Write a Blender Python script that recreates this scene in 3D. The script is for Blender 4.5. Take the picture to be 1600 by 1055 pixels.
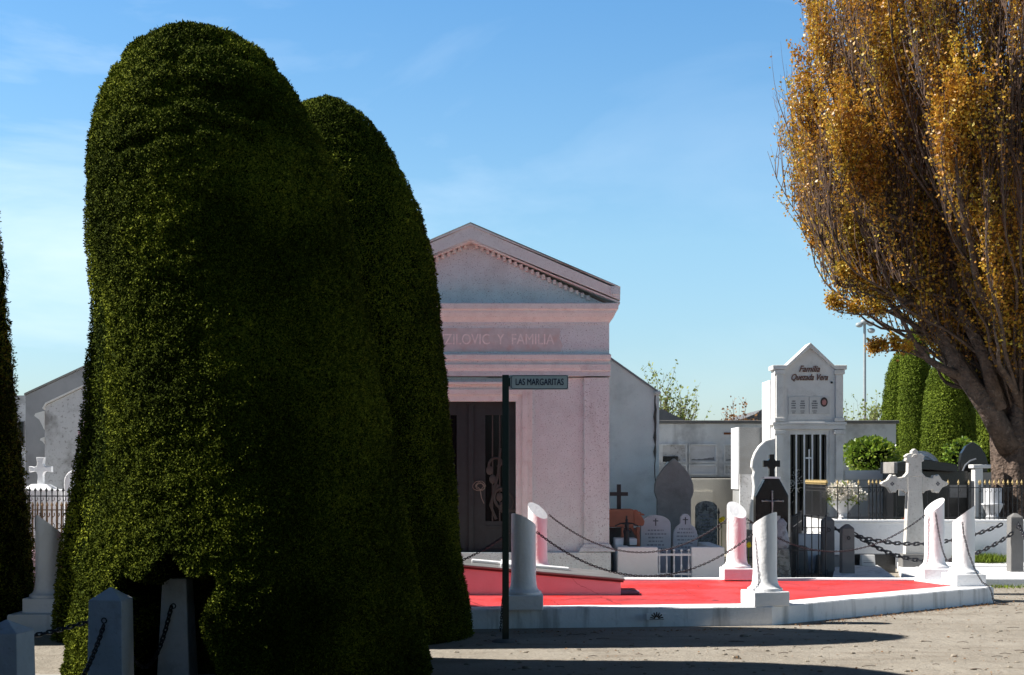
import bpy, math, random
import numpy as np
from mathutils import Vector, Matrix, noise
R = math.radians
for o in list(bpy.data.objects): bpy.data.objects.remove(o)
scene = bpy.context.scene
COL = scene.collection
# ------------------------------------------------------------------ camera, world, sun
EYE, F, HZ = 1.6, 2200.0, 740.0
cam = bpy.data.objects.new('camera', bpy.data.cameras.new('camera')); COL.objects.link(cam)
cam.location = (0, 0, EYE); cam.rotation_euler = (R(90), 0, 0)
cam.data.sensor_width = 36; cam.data.lens = 36*F/1600; cam.data.shift_y = (HZ-527.5)/1600
cam.data.clip_end = 3000; cam.data.clip_start = 0.1
scene.camera = cam
SUN_EL, SUN_BACK = R(44), R(0.5)
sd = Vector((-math.cos(SUN_EL)*math.cos(SUN_BACK), math.cos(SUN_EL)*math.sin(SUN_BACK), math.sin(SUN_EL)))
world = bpy.data.worlds.new('World'); scene.world = world; world.use_nodes = True
nt = world.node_tree; N = nt.nodes; L = nt.links
bg = N['Background']
sky = N.new('ShaderNodeTexSky'); sky.sky_type = 'NISHITA'; sky.sun_disc = False
sky.sun_elevation = SUN_EL; sky.sun_rotation = math.atan2(sd.x, sd.y)
sky.air_density = 1.15; sky.dust_density = 0.5; sky.ozone_density = 2.2
tc = N.new('ShaderNodeTexCoord'); mp = N.new('ShaderNodeMapping'); mp.inputs['Scale'].default_value = (1.3, 1.3, 4.2)
mp.inputs['Location'].default_value = (0.35, 0.2, 0.1)
cn = N.new('ShaderNodeTexNoise'); cn.inputs['Scale'].default_value = 2.1; cn.inputs['Detail'].default_value = 8; cn.inputs['Roughness'].default_value = .55
cn.inputs['Distortion'].default_value = .5
cr = N.new('ShaderNodeValToRGB'); cr.color_ramp.elements[0].position = .47; cr.color_ramp.elements[1].position = .85
sx = N.new('ShaderNodeSeparateXYZ'); mr = N.new('ShaderNodeMapRange')     # thin cloud is denser to the west
mr.inputs['From Min'].default_value = .1; mr.inputs['From Max'].default_value = -.36; mr.inputs['To Min'].default_value = .16; mr.inputs['To Max'].default_value = .95
mul = N.new('ShaderNodeMath'); mul.operation = 'MULTIPLY'
mx = N.new('ShaderNodeMix'); mx.data_type = 'RGBA'; mx.inputs['B'].default_value = (7.4, 8.4, 9.3, 1)
L.new(tc.outputs['Generated'], mp.inputs['Vector']); L.new(mp.outputs[0], cn.inputs['Vector']); L.new(cn.outputs['Fac'], cr.inputs['Fac'])
L.new(tc.outputs['Generated'], sx.inputs[0]); L.new(sx.outputs['X'], mr.inputs['Value'])
L.new(cr.outputs['Color'], mul.inputs[0]); L.new(mr.outputs[0], mul.inputs[1])
mz = N.new('ShaderNodeMapRange'); mz.inputs['From Min'].default_value = .34; mz.inputs['From Max'].default_value = .46; mz.inputs['To Min'].default_value = 1; mz.inputs['To Max'].default_value = 0
L.new(sx.outputs['Z'], mz.inputs['Value']); mul2 = N.new('ShaderNodeMath'); mul2.operation = 'MULTIPLY'
L.new(mul.outputs[0], mul2.inputs[0]); L.new(mz.outputs[0], mul2.inputs[1]); L.new(mul2.outputs[0], mx.inputs['Factor'])
tint = N.new('ShaderNodeMix'); tint.data_type = 'RGBA'; tint.blend_type = 'MULTIPLY'; tint.inputs['Factor'].default_value = 1
er = N.new('ShaderNodeValToRGB')      # clear southern sky: blue near the horizon, deep overhead
for i_, (p_, c_) in enumerate([(0, (.72, .84, 1.06)), (1, (.07, .10, .14)), (.16, (.86, 1.08, 1.16)), (.32, (.64, 1.02, 1.24)), (.42, (.17, .26, .35))]):
    e_ = er.color_ramp.elements[i_] if i_ < 2 else er.color_ramp.elements.new(p_)
    e_.position = p_; e_.color = (*c_, 1)
L.new(sx.outputs['Z'], er.inputs['Fac']); L.new(sky.outputs[0], tint.inputs['A']); L.new(er.outputs['Color'], tint.inputs['B'])
L.new(tint.outputs['Result'], mx.inputs['A']); L.new(mx.outputs['Result'], bg.inputs['Color'])
bg.inputs['Strength'].default_value = 0.081
sl = bpy.data.lights.new('sun', 'SUN'); sl.energy = 5; sl.angle = R(.53); sl.color = (1, .955, .88)
so = bpy.data.objects.new('sun', sl); COL.objects.link(so); so.rotation_euler = sd.to_track_quat('Z', 'Y').to_euler(); so.location = (-20, 10, 30)
vs = scene.view_settings; vs.view_transform = 'Standard'; vs.look = 'None'; vs.gamma = 1; vs.exposure = 0.88
scene.render.engine = 'CYCLES'; scene.cycles.max_bounces = 8; scene.cycles.diffuse_bounces = 4

# ------------------------------------------------------------------ helpers
def X(px, d): return (px-800)*d/F
def Z(py, d): return EYE+(HZ-py)*d/F
def W(px, py, d): return Vector((X(px, d), d, Z(py, d)))

class MB:
    def __init__(s): s.v = []; s.f = []
    def add(s, vs_, fs):
        b = len(s.v); s.v += [tuple(v) for v in vs_]; s.f += [tuple(b+i for i in f) for f in fs]; return s
    def box(s, x0, x1, y0, y1, z0, z1, M=None):
        vs_ = [Vector((x, y, z)) for z in (z0, z1) for x, y in ((x0, y0), (x1, y0), (x1, y1), (x0, y1))]
        if M is not None: vs_ = [M @ v for v in vs_]
        return s.add(vs_, [(3, 2, 1, 0), (4, 5, 6, 7), (0, 1, 5, 4), (1, 2, 6, 5), (2, 3, 7, 6), (3, 0, 4, 7)])
    def frus(s, w0, d0, w1, d1, z0, z1, cx=0, cy=0):
        vs_ = [(cx+sx_*w/2, cy+sy*d/2, z) for w, d, z in ((w0, d0, z0), (w1, d1, z1)) for sx_, sy in ((-1, -1), (1, -1), (1, 1), (-1, 1))]
        return s.add(vs_, [(3, 2, 1, 0), (4, 5, 6, 7), (0, 1, 5, 4), (1, 2, 6, 5), (2, 3, 7, 6), (3, 0, 4, 7)])
    def prism_xz(s, poly, y0, y1):       # poly = [(x,z)] seen from the front (counter clockwise)
        n = len(poly); vs_ = [(x, y0, z) for x, z in poly]+[(x, y1, z) for x, z in poly]
        fs = [tuple(range(n)), tuple(range(2*n-1, n-1, -1))]+[((i+1) % n, i, n+i, n+(i+1) % n) for i in range(n)]
        return s.add(vs_, fs)
    def prism_yz(s, poly, x0, x1):
        n = len(poly); vs_ = [(x0, y, z) for y, z in poly]+[(x1, y, z) for y, z in poly]
        return s.add(vs_, [tuple(range(n)), tuple(range(2*n-1, n-1, -1))]+[((i+1) % n, i, n+i, n+(i+1) % n) for i in range(n)])
    def prism_xy(s, poly, z0, z1):
        n = len(poly); vs_ = [(x, y, z0) for x, y in poly]+[(x, y, z1) for x, y in poly]
        return s.add(vs_, [tuple(range(n-1, -1, -1)), tuple(range(n, 2*n))]+[(i, (i+1) % n, n+(i+1) % n, n+i) for i in range(n)])
    def lathe(s, prof, n=24, cx=0, cy=0, caps=True, sxy=(1, 1)):
        vs_ = [(cx+r*math.cos(2*math.pi*k/n)*sxy[0], cy+r*math.sin(2*math.pi*k/n)*sxy[1], z) for r, z in prof for k in range(n)]
        fs = [(i*n+k, i*n+(k+1) % n, (i+1)*n+(k+1) % n, (i+1)*n+k) for i in range(len(prof)-1) for k in range(n)]
        if caps: fs += [tuple(range(n-1, -1, -1)), tuple(range((len(prof)-1)*n, len(prof)*n))]
        return s.add(vs_, fs)
    def tube(s, path, r, n=6, closed=False):
        path = [Vector(p) for p in path]; m = len(path)
        rr = r if isinstance(r, (list, tuple)) else [r]*m
        up = None; rings = []
        for i, p in enumerate(path):
            if closed: t = path[(i+1) % m]-path[i-1]
            else: t = path[min(i+1, m-1)]-path[max(i-1, 0)]
            if t.length < 1e-9: t = Vector((0, 0, 1))
            t.normalize()
            if up is None:
                up = t.orthogonal().normalized()
            else:
                up = up-t*up.dot(t)
                up = up.normalized() if up.length > 1e-6 else t.orthogonal().normalized()
            b = t.cross(up)
            rings.append([p+(up*math.cos(2*math.pi*k/n)+b*math.sin(2*math.pi*k/n))*rr[i] for k in range(n)])
        vs_ = [v for rg in rings for v in rg]
        last = m if closed else m-1
        fs = [(i*n+k, i*n+(k+1) % n, ((i+1) % m)*n+(k+1) % n, ((i+1) % m)*n+k) for i in range(last) for k in range(n)]
        if not closed: fs += [tuple(range(n-1, -1, -1)), tuple(range((m-1)*n, m*n))]
        return s.add(vs_, fs)
    def ball(s, c, r, n=10, sc=(1, 1, 1), jit=0, seed=0):
        rnd = random.Random(seed); m = max(4, n//2+1)
        vs_ = [(c[0], c[1], c[2]-r*sc[2])]
        for i in range(1, m):
            a = -math.pi/2+math.pi*i/m
            for k in range(n):
                q = 1+rnd.uniform(-jit, jit); b = 2*math.pi*k/n
                vs_.append((c[0]+r*q*sc[0]*math.cos(a)*math.cos(b), c[1]+r*q*sc[1]*math.cos(a)*math.sin(b), c[2]+r*q*sc[2]*math.sin(a)))
        vs_.append((c[0], c[1], c[2]+r*sc[2])); e = len(vs_)-1
        fs = [(0, 1+(k+1) % n, 1+k) for k in range(n)]
        for i in range(m-2):
            for k in range(n): fs.append((1+i*n+k, 1+i*n+(k+1) % n, 1+(i+1)*n+(k+1) % n, 1+(i+1)*n+k))
        fs += [(e, 1+(m-2)*n+k, 1+(m-2)*n+(k+1) % n) for k in range(n)]
        return s.add(vs_, fs)
    def build(s, name, m, parent=None, bevel=0, smooth=False, sub=0):
        me = bpy.data.meshes.new(name); me.from_pydata(s.v, [], s.f); me.update()
        import bmesh
        bm = bmesh.new(); bm.from_mesh(me); bmesh.ops.recalc_face_normals(bm, faces=bm.faces); bm.to_mesh(me); bm.free()
        if smooth:
            me.polygons.foreach_set('use_smooth', [True]*len(me.polygons))
            if smooth != 'all': 
                try: me.set_sharp_from_angle(angle=R(38))
                except Exception: pass
        o = bpy.data.objects.new(name, me); COL.objects.link(o)
        me.materials.append(m)
        if parent is not None: o.parent = parent
        if bevel:
            b = o.modifiers.new('bevel', 'BEVEL'); b.width = bevel; b.segments = 2; b.limit_method = 'ANGLE'; b.angle_limit = R(40)
        return o

def thing(name, label, cat, loc=(0, 0, 0), rz=0, group=None):
    o = bpy.data.objects.new(name, None); COL.objects.link(o); o.empty_display_size = .2
    o.location = loc; o.rotation_euler = (0, 0, rz); return tag(o, label, cat, group)
def tag(o, label, cat, group=None):
    o['label'] = label; o['category'] = cat
    if group: o['group'] = group
    return o
def kind(o, k): o['kind'] = k; return o
def copyobj(o, parent=None, loc=None, rot=None):
    c = o.copy(); COL.objects.link(c)
    if parent is not None: c.parent = parent
    if loc is not None: c.location = loc
    if rot is not None: c.rotation_euler = rot
    return c

def quads_mesh(name, V, Q, mats, midx=None, parent=None, smooth_n=0):
    me = bpy.data.meshes.new(name); me.vertices.add(len(V)); me.vertices.foreach_set('co', V.astype(np.float32).ravel())
    me.loops.add(Q.size); me.loops.foreach_set('vertex_index', Q.astype(np.int32).ravel())
    me.polygons.add(len(Q)); me.polygons.foreach_set('loop_start', np.arange(0, Q.size, 4, dtype=np.int32))
    me.polygons.foreach_set('loop_total', np.full(len(Q), 4, dtype=np.int32))
    if midx is not None: me.polygons.foreach_set('material_index', midx.astype(np.int32))
    me.update(calc_edges=True); me.validate()
    for m in mats: me.materials.append(m)
    o = bpy.data.objects.new(name, me); COL.objects.link(o)
    if parent is not None: o.parent = parent
    return o
def leaf_quads(P, D, ln, wd, rng, fold=0.0, N=None):
    """diamond leaves at P pointing along D; returns verts (4N,3), quads"""
    n = len(P); D = D/np.linalg.norm(D, axis=1, keepdims=True)
    rv = rng.normal(size=(n, 3)) if N is None else N+rng.normal(size=(n, 3))*.33; S = np.cross(D, rv); S /= np.linalg.norm(S, axis=1, keepdims=True)+1e-9
    U = np.cross(S, D)
    ln = np.asarray(ln).reshape(-1, 1); wd = np.asarray(wd).reshape(-1, 1)
    V = np.stack([P, P+D*ln*.45+S*wd*.5+U*fold*wd, P+D*ln, P+D*ln*.45-S*wd*.5+U*fold*wd], axis=1).reshape(-1, 3)
    return V, np.arange(4*n).reshape(-1, 4)

# ------------------------------------------------------------------ materials
def newmat(name):
    m = bpy.data.materials.new(name); m.use_nodes = True
    return m, m.node_tree.nodes, m.node_tree.links, m.node_tree.nodes['Principled BSDF']
def mat(name, c, rough=.8, var=.12, scale=6, bump=.15, bscale=70, metal=0, spec=.35, speck=None, stain=None, streak=None, bdist=.01, cracks=None):
    m, n, l, b = newmat(name)
    b.inputs['Roughness'].default_value = rough; b.inputs['Metallic'].default_value = metal; b.inputs['Specular IOR Level'].default_value = spec
    t = n.new('ShaderNodeTexCoord'); geo = n.new('ShaderNodeNewGeometry')
    pos = geo.outputs['Position']
    no = n.new('ShaderNodeTexNoise'); no.inputs['Scale'].default_value = scale; no.inputs['Detail'].default_value = 6; no.inputs['Roughness'].default_value = .6
    l.new(pos, no.inputs['Vector'])
    r = n.new('ShaderNodeValToRGB'); r.color_ramp.elements[0].position = .3; r.color_ramp.elements[1].position = .72
    lo = [max(0, x*(1-var)) for x in c]; hi = [min(1, x*(1+var)) for x in c]
    r.color_ramp.elements[0].color = (*lo, 1); r.color_ramp.elements[1].color = (*hi, 1)
    l.new(no.outputs['Fac'], r.inputs['Fac']); out = r.outputs['Color']
    def overlay(out, vec_scale, sc, p0, p1, col, amt, detail=5):
        mpn = n.new('ShaderNodeMapping'); mpn.inputs['Scale'].default_value = vec_scale; l.new(pos, mpn.inputs['Vector'])
        q = n.new('ShaderNodeTexNoise'); q.inputs['Scale'].default_value = sc; q.inputs['Detail'].default_value = detail; q.inputs['Roughness'].default_value = .62
        l.new(mpn.outputs[0], q.inputs['Vector'])
        rr = n.new('ShaderNodeMapRange'); rr.inputs['From Min'].default_value = p0; rr.inputs['From Max'].default_value = p1; rr.inputs['To Max'].default_value = amt
        l.new(q.outputs['Fac'], rr.inputs['Value'])
        k = n.new('ShaderNodeMix'); k.data_type = 'RGBA'; k.inputs['B'].default_value = (*col, 1)
        l.new(rr.outputs[0], k.inputs['Factor']); l.new(out, k.inputs['A']); return k.outputs['Result']
    if stain: out = overlay(out, (1, 1, 1), stain[0], stain[1], stain[2], stain[3], stain[4], 8)
    if streak: out = overlay(out, (1, 1, .12), streak[0], streak[1], streak[2], streak[3], streak[4], 6)
    if speck: out = overlay(out, (1, 1, 1), speck[0], speck[1], speck[2], speck[3], speck[4], 2)
    if cracks:
        vo = n.new('ShaderNodeTexVoronoi'); vo.feature = 'DISTANCE_TO_EDGE'; vo.inputs['Scale'].default_value = cracks[0]
        wn = n.new('ShaderNodeMix'); wn.data_type = 'RGBA'; wn.inputs['Factor'].default_value = .12
        l.new(pos, wn.inputs['A']); l.new(no.outputs['Color'], wn.inputs['B']); l.new(wn.outputs['Result'], vo.inputs['Vector'])
        rr = n.new('ShaderNodeMapRange'); rr.inputs['From Min'].default_value = cracks[1]; rr.inputs['From Max'].default_value = cracks[1]*.3; rr.inputs['To Max'].default_value = cracks[3]
        l.new(vo.outputs['Distance'], rr.inputs['Value'])
        k = n.new('ShaderNodeMix'); k.data_type = 'RGBA'; k.inputs['B'].default_value = (*cracks[2], 1)
        l.new(rr.outputs[0], k.inputs['Factor']); l.new(out, k.inputs['A']); out = k.outputs['Result']
    l.new(out, b.inputs['Base Color'])
    if bump:
        q = n.new('ShaderNodeTexNoise'); q.inputs['Scale'].default_value = bscale; q.inputs['Detail'].default_value = 4; l.new(pos, q.inputs['Vector'])
        bp = n.new('ShaderNodeBump'); bp.inputs['Strength'].default_value = bump; bp.inputs['Distance'].default_value = bdist
        l.new(q.outputs['Fac'], bp.inputs['Height']); l.new(bp.outputs[0], b.inputs['Normal'])
    return m
def leafmat(name, cols, rough=.55, trans=.25, spec=.3):
    m, n, l, b = newmat(name)
    g = n.new('ShaderNodeNewGeometry'); r = n.new('ShaderNodeValToRGB')
    els = r.color_ramp.elements
    for i, (p, c) in enumerate(cols):
        e = els[i] if i < 2 else els.new(p)
        e.position = p; e.color = (*c, 1)
    no = n.new('ShaderNodeTexNoise'); no.inputs['Scale'].default_value = 1.1; no.inputs['Detail'].default_value = 3
    l.new(g.outputs['Position'], no.inputs['Vector'])
    a = n.new('ShaderNodeMath'); a.operation = 'MULTIPLY_ADD'; a.inputs[1].default_value = .55
    s2 = n.new('ShaderNodeMapRange'); s2.inputs['From Min'].default_value = .3; s2.inputs['From Max'].default_value = .7; s2.inputs['To Max'].default_value = .45
    l.new(no.outputs['Fac'], s2.inputs['Value']); l.new(g.outputs['Random Per Island'], a.inputs[0]); l.new(s2.outputs[0], a.inputs[2])
    l.new(a.outputs[0], r.inputs['Fac']); l.new(r.outputs['Color'], b.inputs['Base Color'])
    b.inputs['Roughness'].default_value = rough; b.inputs['Specular IOR Level'].default_value = spec
    if trans:
        tr = n.new('ShaderNodeBsdfTranslucent'); l.new(r.outputs['Color'], tr.inputs['Color'])
        ms = n.new('ShaderNodeMixShader'); ms.inputs[0].default_value = trans
        l.new(b.outputs[0], ms.inputs[1]); l.new(tr.outputs[0], ms.inputs[2]); l.new(ms.outputs[0], n['Material Output'].inputs['Surface'])
    return m

M_white = mat('white_paint', (.86, .86, .87), .6, .04, 4, .5, 26, bdist=.012, stain=(2.5, .6, .78, (.5, .5, .5), .35))
M_whitedirty = mat('white_paint_dirty', (.84, .84, .85), .65, .05, 4, .45, 30, bdist=.012, streak=(4.5, .52, .66, (.24, .24, .23), .6), stain=(6, .62, .75, (.35, .35, .34), .4))
M_red = mat('red_floor_paint', (.54, .056, .062), .6, .2, 2.2, .7, 11, bdist=.02, stain=(3.6, .56, .70, (.34, .022, .028), .6), speck=(38, .66, .76, (.80, .36, .36), .6), streak=(1.1, .48, .60, (.66, .018, .010), .75), cracks=(.9, .006, (.12, .01, .012), .7))
M_stucco = mat('stucco', (.71, .77, .78), .9, .05, 5, .9, 85, bdist=.012, streak=(2.2, .56, .74, (.40, .38, .37), .4), speck=(62, .60, .68, (.16, .14, .15), .75), stain=(1.8, .55, .8, (.45, .40, .39), .4))
M_stuccotrim = mat('stucco_trim', (.76, .76, .735), .9, .06, 7, .6, 90, bdist=.008, speck=(70, .62, .70, (.25, .19, .18), .6), stain=(5, .55, .75, (.5, .36, .32), .4))
M_patch = mat('worn_plaster', (.60, .59, .58), .9, .12, 9, .3, 60, stain=(7, .5, .7, (.60, .44, .38), .6))
M_faded = mat('faded_letters', (.86, .80, .77), .9, .15, 14, .1, 60, stain=(12, .52, .72, (.56, .50, .48), .8))
M_door = mat('door_metal', (.030, .038, .040), .6, .15, 12, .2, 80, spec=.3)
M_glass = mat('dark_glass', (.006, .006, .008), .12, .05, 3, 0)
M_grille = mat('grille_metal', (.055, .053, .048), .55, .15, 10, .2, 60)
M_greywall = mat('grey_rendered_wall', (.78, .81, .80), .92, .07, 3, .5, 60, bdist=.01, stain=(1.6, .52, .72, (.36, .38, .38), .5), speck=(45, .64, .72, (.28, .28, .28), .4))
M_darkwall = mat('dark_grey_wall', (.24, .245, .26), .92, .12, 2, .4, 50, stain=(2.2, .5, .7, (.14, .14, .15), .55))
M_oldwall = mat('weathered_wall', (.58, .58, .59), .92, .10, 2.5, .5, 45, bdist=.015, stain=(2.6, .47, .66, (.22, .21, .20), .8), speck=(22, .58, .66, (.2, .19, .18), .6))
M_niche = mat('niche_wall_white', (.76, .77, .78), .9, .08, 2, .4, 40, stain=(1.4, .5, .68, (.30, .30, .31), .7), streak=(3, .55, .7, (.2, .2, .2), .5))
M_chapel = mat('chapel_marble', (.72, .71, .69), .8, .06, 4, .5, 60, stain=(3, .5, .72, (.44, .42, .39), .5), speck=(55, .62, .7, (.35, .33, .31), .4))
M_beige = mat('beige_wall', (.50, .48, .43), .9, .06, 3, .3, 50)
M_concrete = mat('concrete', (.18, .175, .17), .92, .12, 5, .5, 55, stain=(4, .5, .7, (.2, .19, .18), .6), speck=(40, .6, .7, (.15, .15, .15), .4))
M_greystone = mat('grey_headstone', (.30, .285, .27), .9, .14, 6, .4, 50, stain=(5, .5, .7, (.18, .17, .16), .6))
M_marble = mat('marble', (.60, .61, .64), .7, .08, 6, .2, 50, stain=(5, .55, .75, (.4, .4, .42), .5))
M_slab = mat('tomb_slab', (.20, .20, .20), .28, .25, 5, .15, 30, spec=.5, stain=(4, .5, .7, (.36, .36, .36), .6))
M_rust = mat('dark_edge', (.10, .04, .035), .9, .2, 10, .2, 40)
M_black = mat('black_granite', (.012, .012, .013), .25, .2, 10, .05, 50, spec=.5)
M_iron = mat('black_iron', (.018, .018, .020), .45, .2, 20, .2, 60, spec=.5)
M_gold = mat('gold_paint', (.50, .36, .14), .45, .2, 20, .2, 60, spec=.5)
M_rusty = mat('rusty_gold_fence', (.24, .16, .085), .7, .35, 18, .4, 60, stain=(14, .5, .65, (.07, .045, .03), .7))
M_silver = mat('silver_metal', (.42, .42, .43), .35, .1, 20, .1, 60, metal=.7)
M_terra = mat('terracotta', (.38, .15, .095), .8, .15, 6, .4, 50, stain=(6, .55, .7, (.2, .06, .03), .5))
M_chain = mat('chain_steel', (.035, .035, .042), .32, .3, 40, .1, 60, metal=.5, spec=.6)
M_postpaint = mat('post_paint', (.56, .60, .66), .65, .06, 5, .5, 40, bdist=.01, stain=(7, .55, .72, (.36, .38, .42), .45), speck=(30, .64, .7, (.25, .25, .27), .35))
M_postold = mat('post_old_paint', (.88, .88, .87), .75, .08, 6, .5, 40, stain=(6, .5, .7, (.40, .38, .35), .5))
M_pole = mat('sign_pole_green', (.008, .022, .017), .45, .15, 20, .1, 60)
M_sign = mat('sign_plate', (.52, .60, .60), .5, .04, 6, .05, 30)
M_navy = mat('sign_navy', (.012, .022, .06), .5, .1, 6, 0)
M_bronze = mat('bronze_letters', (.16, .07, .045), .5, .2, 20, .1, 40)
M_inktext = mat('engraved_text', (.10, .10, .11), .8, .2, 20, 0)
M_engrave = mat('faint_engraving', (.30, .31, .34), .8, .2, 20, 0)
M_plaque = mat('marble_plaque', (.60, .59, .57), .5, .06, 10, .05, 30)
M_skin = mat('portrait_tint', (.45, .20, .18), .6, .3, 60, 0)
M_hair = mat('portrait_dark', (.05, .035, .03), .6, .3, 60, 0)
M_dirt = mat('dirt', (.1, .08, .06), .95, .3, 10, .5, 40)
M_bark = mat('bark', (.125, .088, .068), .95, .35, 7, 1.0, 14, bdist=.08, stain=(5, .5, .65, (.05, .036, .03), .7), speck=(11, .62, .7, (.24, .20, .17), .5))
M_twig = mat('twig_bark', (.10, .062, .045), .9, .3, 6, 0)
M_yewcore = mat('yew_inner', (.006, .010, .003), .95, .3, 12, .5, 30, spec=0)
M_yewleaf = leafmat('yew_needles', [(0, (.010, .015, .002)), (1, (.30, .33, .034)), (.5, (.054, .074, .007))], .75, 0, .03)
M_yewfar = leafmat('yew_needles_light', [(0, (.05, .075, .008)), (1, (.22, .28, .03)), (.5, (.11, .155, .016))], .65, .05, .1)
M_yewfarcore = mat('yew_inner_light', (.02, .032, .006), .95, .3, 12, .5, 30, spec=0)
M_poplar = leafmat('poplar_leaves', [(0, (.26, .095, .015)), (1, (.48, .44, .07)), (.35, (.50, .23, .025)), (.7, (.58, .38, .042))], .42, .3, .45)
M_bush = leafmat('bush_leaves', [(0, (.05, .11, .012)), (1, (.42, .46, .07)), (.5, (.18, .28, .03))], .3, .3, .5)
M_spring = leafmat('spring_leaves', [(0, (.18, .22, .06)), (1, (.40, .44, .16)), (.5, (.28, .33, .1))], .6, .4)
M_brownleaf = leafmat('brown_leaves', [(0, (.16, .07, .03)), (1, (.40, .22, .10)), (.5, (.26, .13, .05))], .6, .3)
M_petal = leafmat('petals', [(0, (.60, .56, .50)), (1, (.82, .82, .78)), (.5, (.75, .70, .62))], .6, .2)
M_yellow = mat('yellow_petals', (.80, .62, .02), .6, .15, 30, 0)
M_redpet = mat('red_petals', (.6, .03, .03), .6, .15, 30, 0)
M_pinkpaint_bounce = mat('pink_paint_and_bounce', (.78, .55, .60), .6, .05, 4, .3, 30, bdist=.008, cracks=(1.1, .004, (.35, .12, .15), .6))  # red floor bounce put into white tomb and wall; cross bar is pink
M_lamp = mat('lamp_housing', (.32, .36, .38), .4, .1, 6, 0)
M_roofdark = mat('dark_roof', (.13, .135, .145), .85, .15, 4, .3, 30)
M_orange = mat('rust_patch', (.20, .07, .03), .9, .3, 10, 0)

# ground
def groundmat():
    m, n, l, b = newmat('packed_gravel')
    g = n.new('ShaderNodeNewGeometry'); pos = g.outputs['Position']
    def nz(s, d=6, vec=None):
        q = n.new('ShaderNodeTexNoise'); q.inputs['Scale'].default_value = s; q.inputs['Detail'].default_value = d; q.inputs['Roughness'].default_value = .65
        l.new(vec or pos, q.inputs['Vector']); return q.outputs['Fac']
    def ramp(f, els):
        r = n.new('ShaderNodeValToRGB')
        for i, (p, c) in enumerate(els):
            e = r.color_ramp.elements[i] if i < 2 else r.color_ramp.elements.new(p)
            e.position = p; e.color = (*c, 1)
        l.new(f, r.inputs['Fac']); return r.outputs['Color']
    base = ramp(nz(.8, 8), [(.3, (.255, .225, .185)), (.7, (.37, .335, .285))])
    def over(a, f, lo, hi, col, amt):
        rr = n.new('ShaderNodeMapRange'); rr.inputs['From Min'].default_value = lo; rr.inputs['From Max'].default_value = hi; rr.inputs['To Max'].default_value = amt
        l.new(f, rr.inputs['Value']); k = n.new('ShaderNodeMix'); k.data_type = 'RGBA'; k.inputs['B'].default_value = (*col, 1)
        l.new(rr.outputs[0], k.inputs['Factor']); l.new(a, k.inputs['A']); return k.outputs['Result']
    mp_ = n.new('ShaderNodeMapping'); mp_.inputs['Scale'].default_value = (.35, 1.6, 1); l.new(pos, mp_.inputs['Vector'])
    c = over(base, nz(2.2, 6, mp_.outputs[0]), .52, .68, (.19, .155, .12), .55)
    c = over(c, nz(26, 4), .56, .68, (.13, .105, .08), .6)
    c = over(c, nz(34, 4), .60, .70, (.50, .46, .40), .6)
    c = over(c, nz(90, 3), .60, .66, (.10, .085, .07), .55)
    l.new(c, b.inputs['Base Color']); b.inputs['Roughness'].default_value = .95; b.inputs['Specular IOR Level'].default_value = .15
    ad = n.new('ShaderNodeMath'); ad.operation = 'ADD'; l.new(nz(55, 5), ad.inputs[0])
    m3 = n.new('ShaderNodeMath'); m3.operation = 'MULTIPLY'; m3.inputs[1].default_value = 3; l.new(nz(5, 5), m3.inputs[0]); l.new(m3.outputs[0], ad.inputs[1])
    bp = n.new('ShaderNodeBump'); bp.inputs['Strength'].default_value = .7; bp.inputs['Distance'].default_value = .02
    l.new(ad.outputs[0], bp.inputs['Height']); l.new(bp.outputs[0], b.inputs['Normal'])
    return m
M_ground = groundmat()
def pavemat():
    m, n, l, b = newmat('pavers')
    g = n.new('ShaderNodeNewGeometry'); br = n.new('ShaderNodeTexBrick'); l.new(g.outputs['Position'], br.inputs['Vector'])
    br.inputs['Scale'].default_value = 1; br.inputs['Brick Width'].default_value = .42; br.inputs['Row Height'].default_value = .42; br.offset = 0
    br.inputs['Mortar Size'].default_value = .008; br.inputs['Color1'].default_value = (.36, .34, .30, 1); br.inputs['Color2'].default_value = (.42, .40, .36, 1); br.inputs['Mortar'].default_value = (.10, .09, .07, 1)
    no = n.new('ShaderNodeTexNoise'); no.inputs['Scale'].default_value = 12; no.inputs['Detail'].default_value = 6; l.new(g.outputs['Position'], no.inputs['Vector'])
    k = n.new('ShaderNodeMix'); k.data_type = 'RGBA'; k.blend_type = 'MULTIPLY'; k.inputs['Factor'].default_value = .7
    l.new(br.outputs['Color'], k.inputs['A']); l.new(no.outputs['Fac'], k.inputs['B']); 
    g2 = n.new('ShaderNodeGamma'); g2.inputs['Gamma'].default_value = .8; l.new(k.outputs['Result'], g2.inputs['Color'])
    l.new(g2.outputs[0], b.inputs['Base Color']); b.inputs['Roughness'].default_value = .9
    return m

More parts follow.
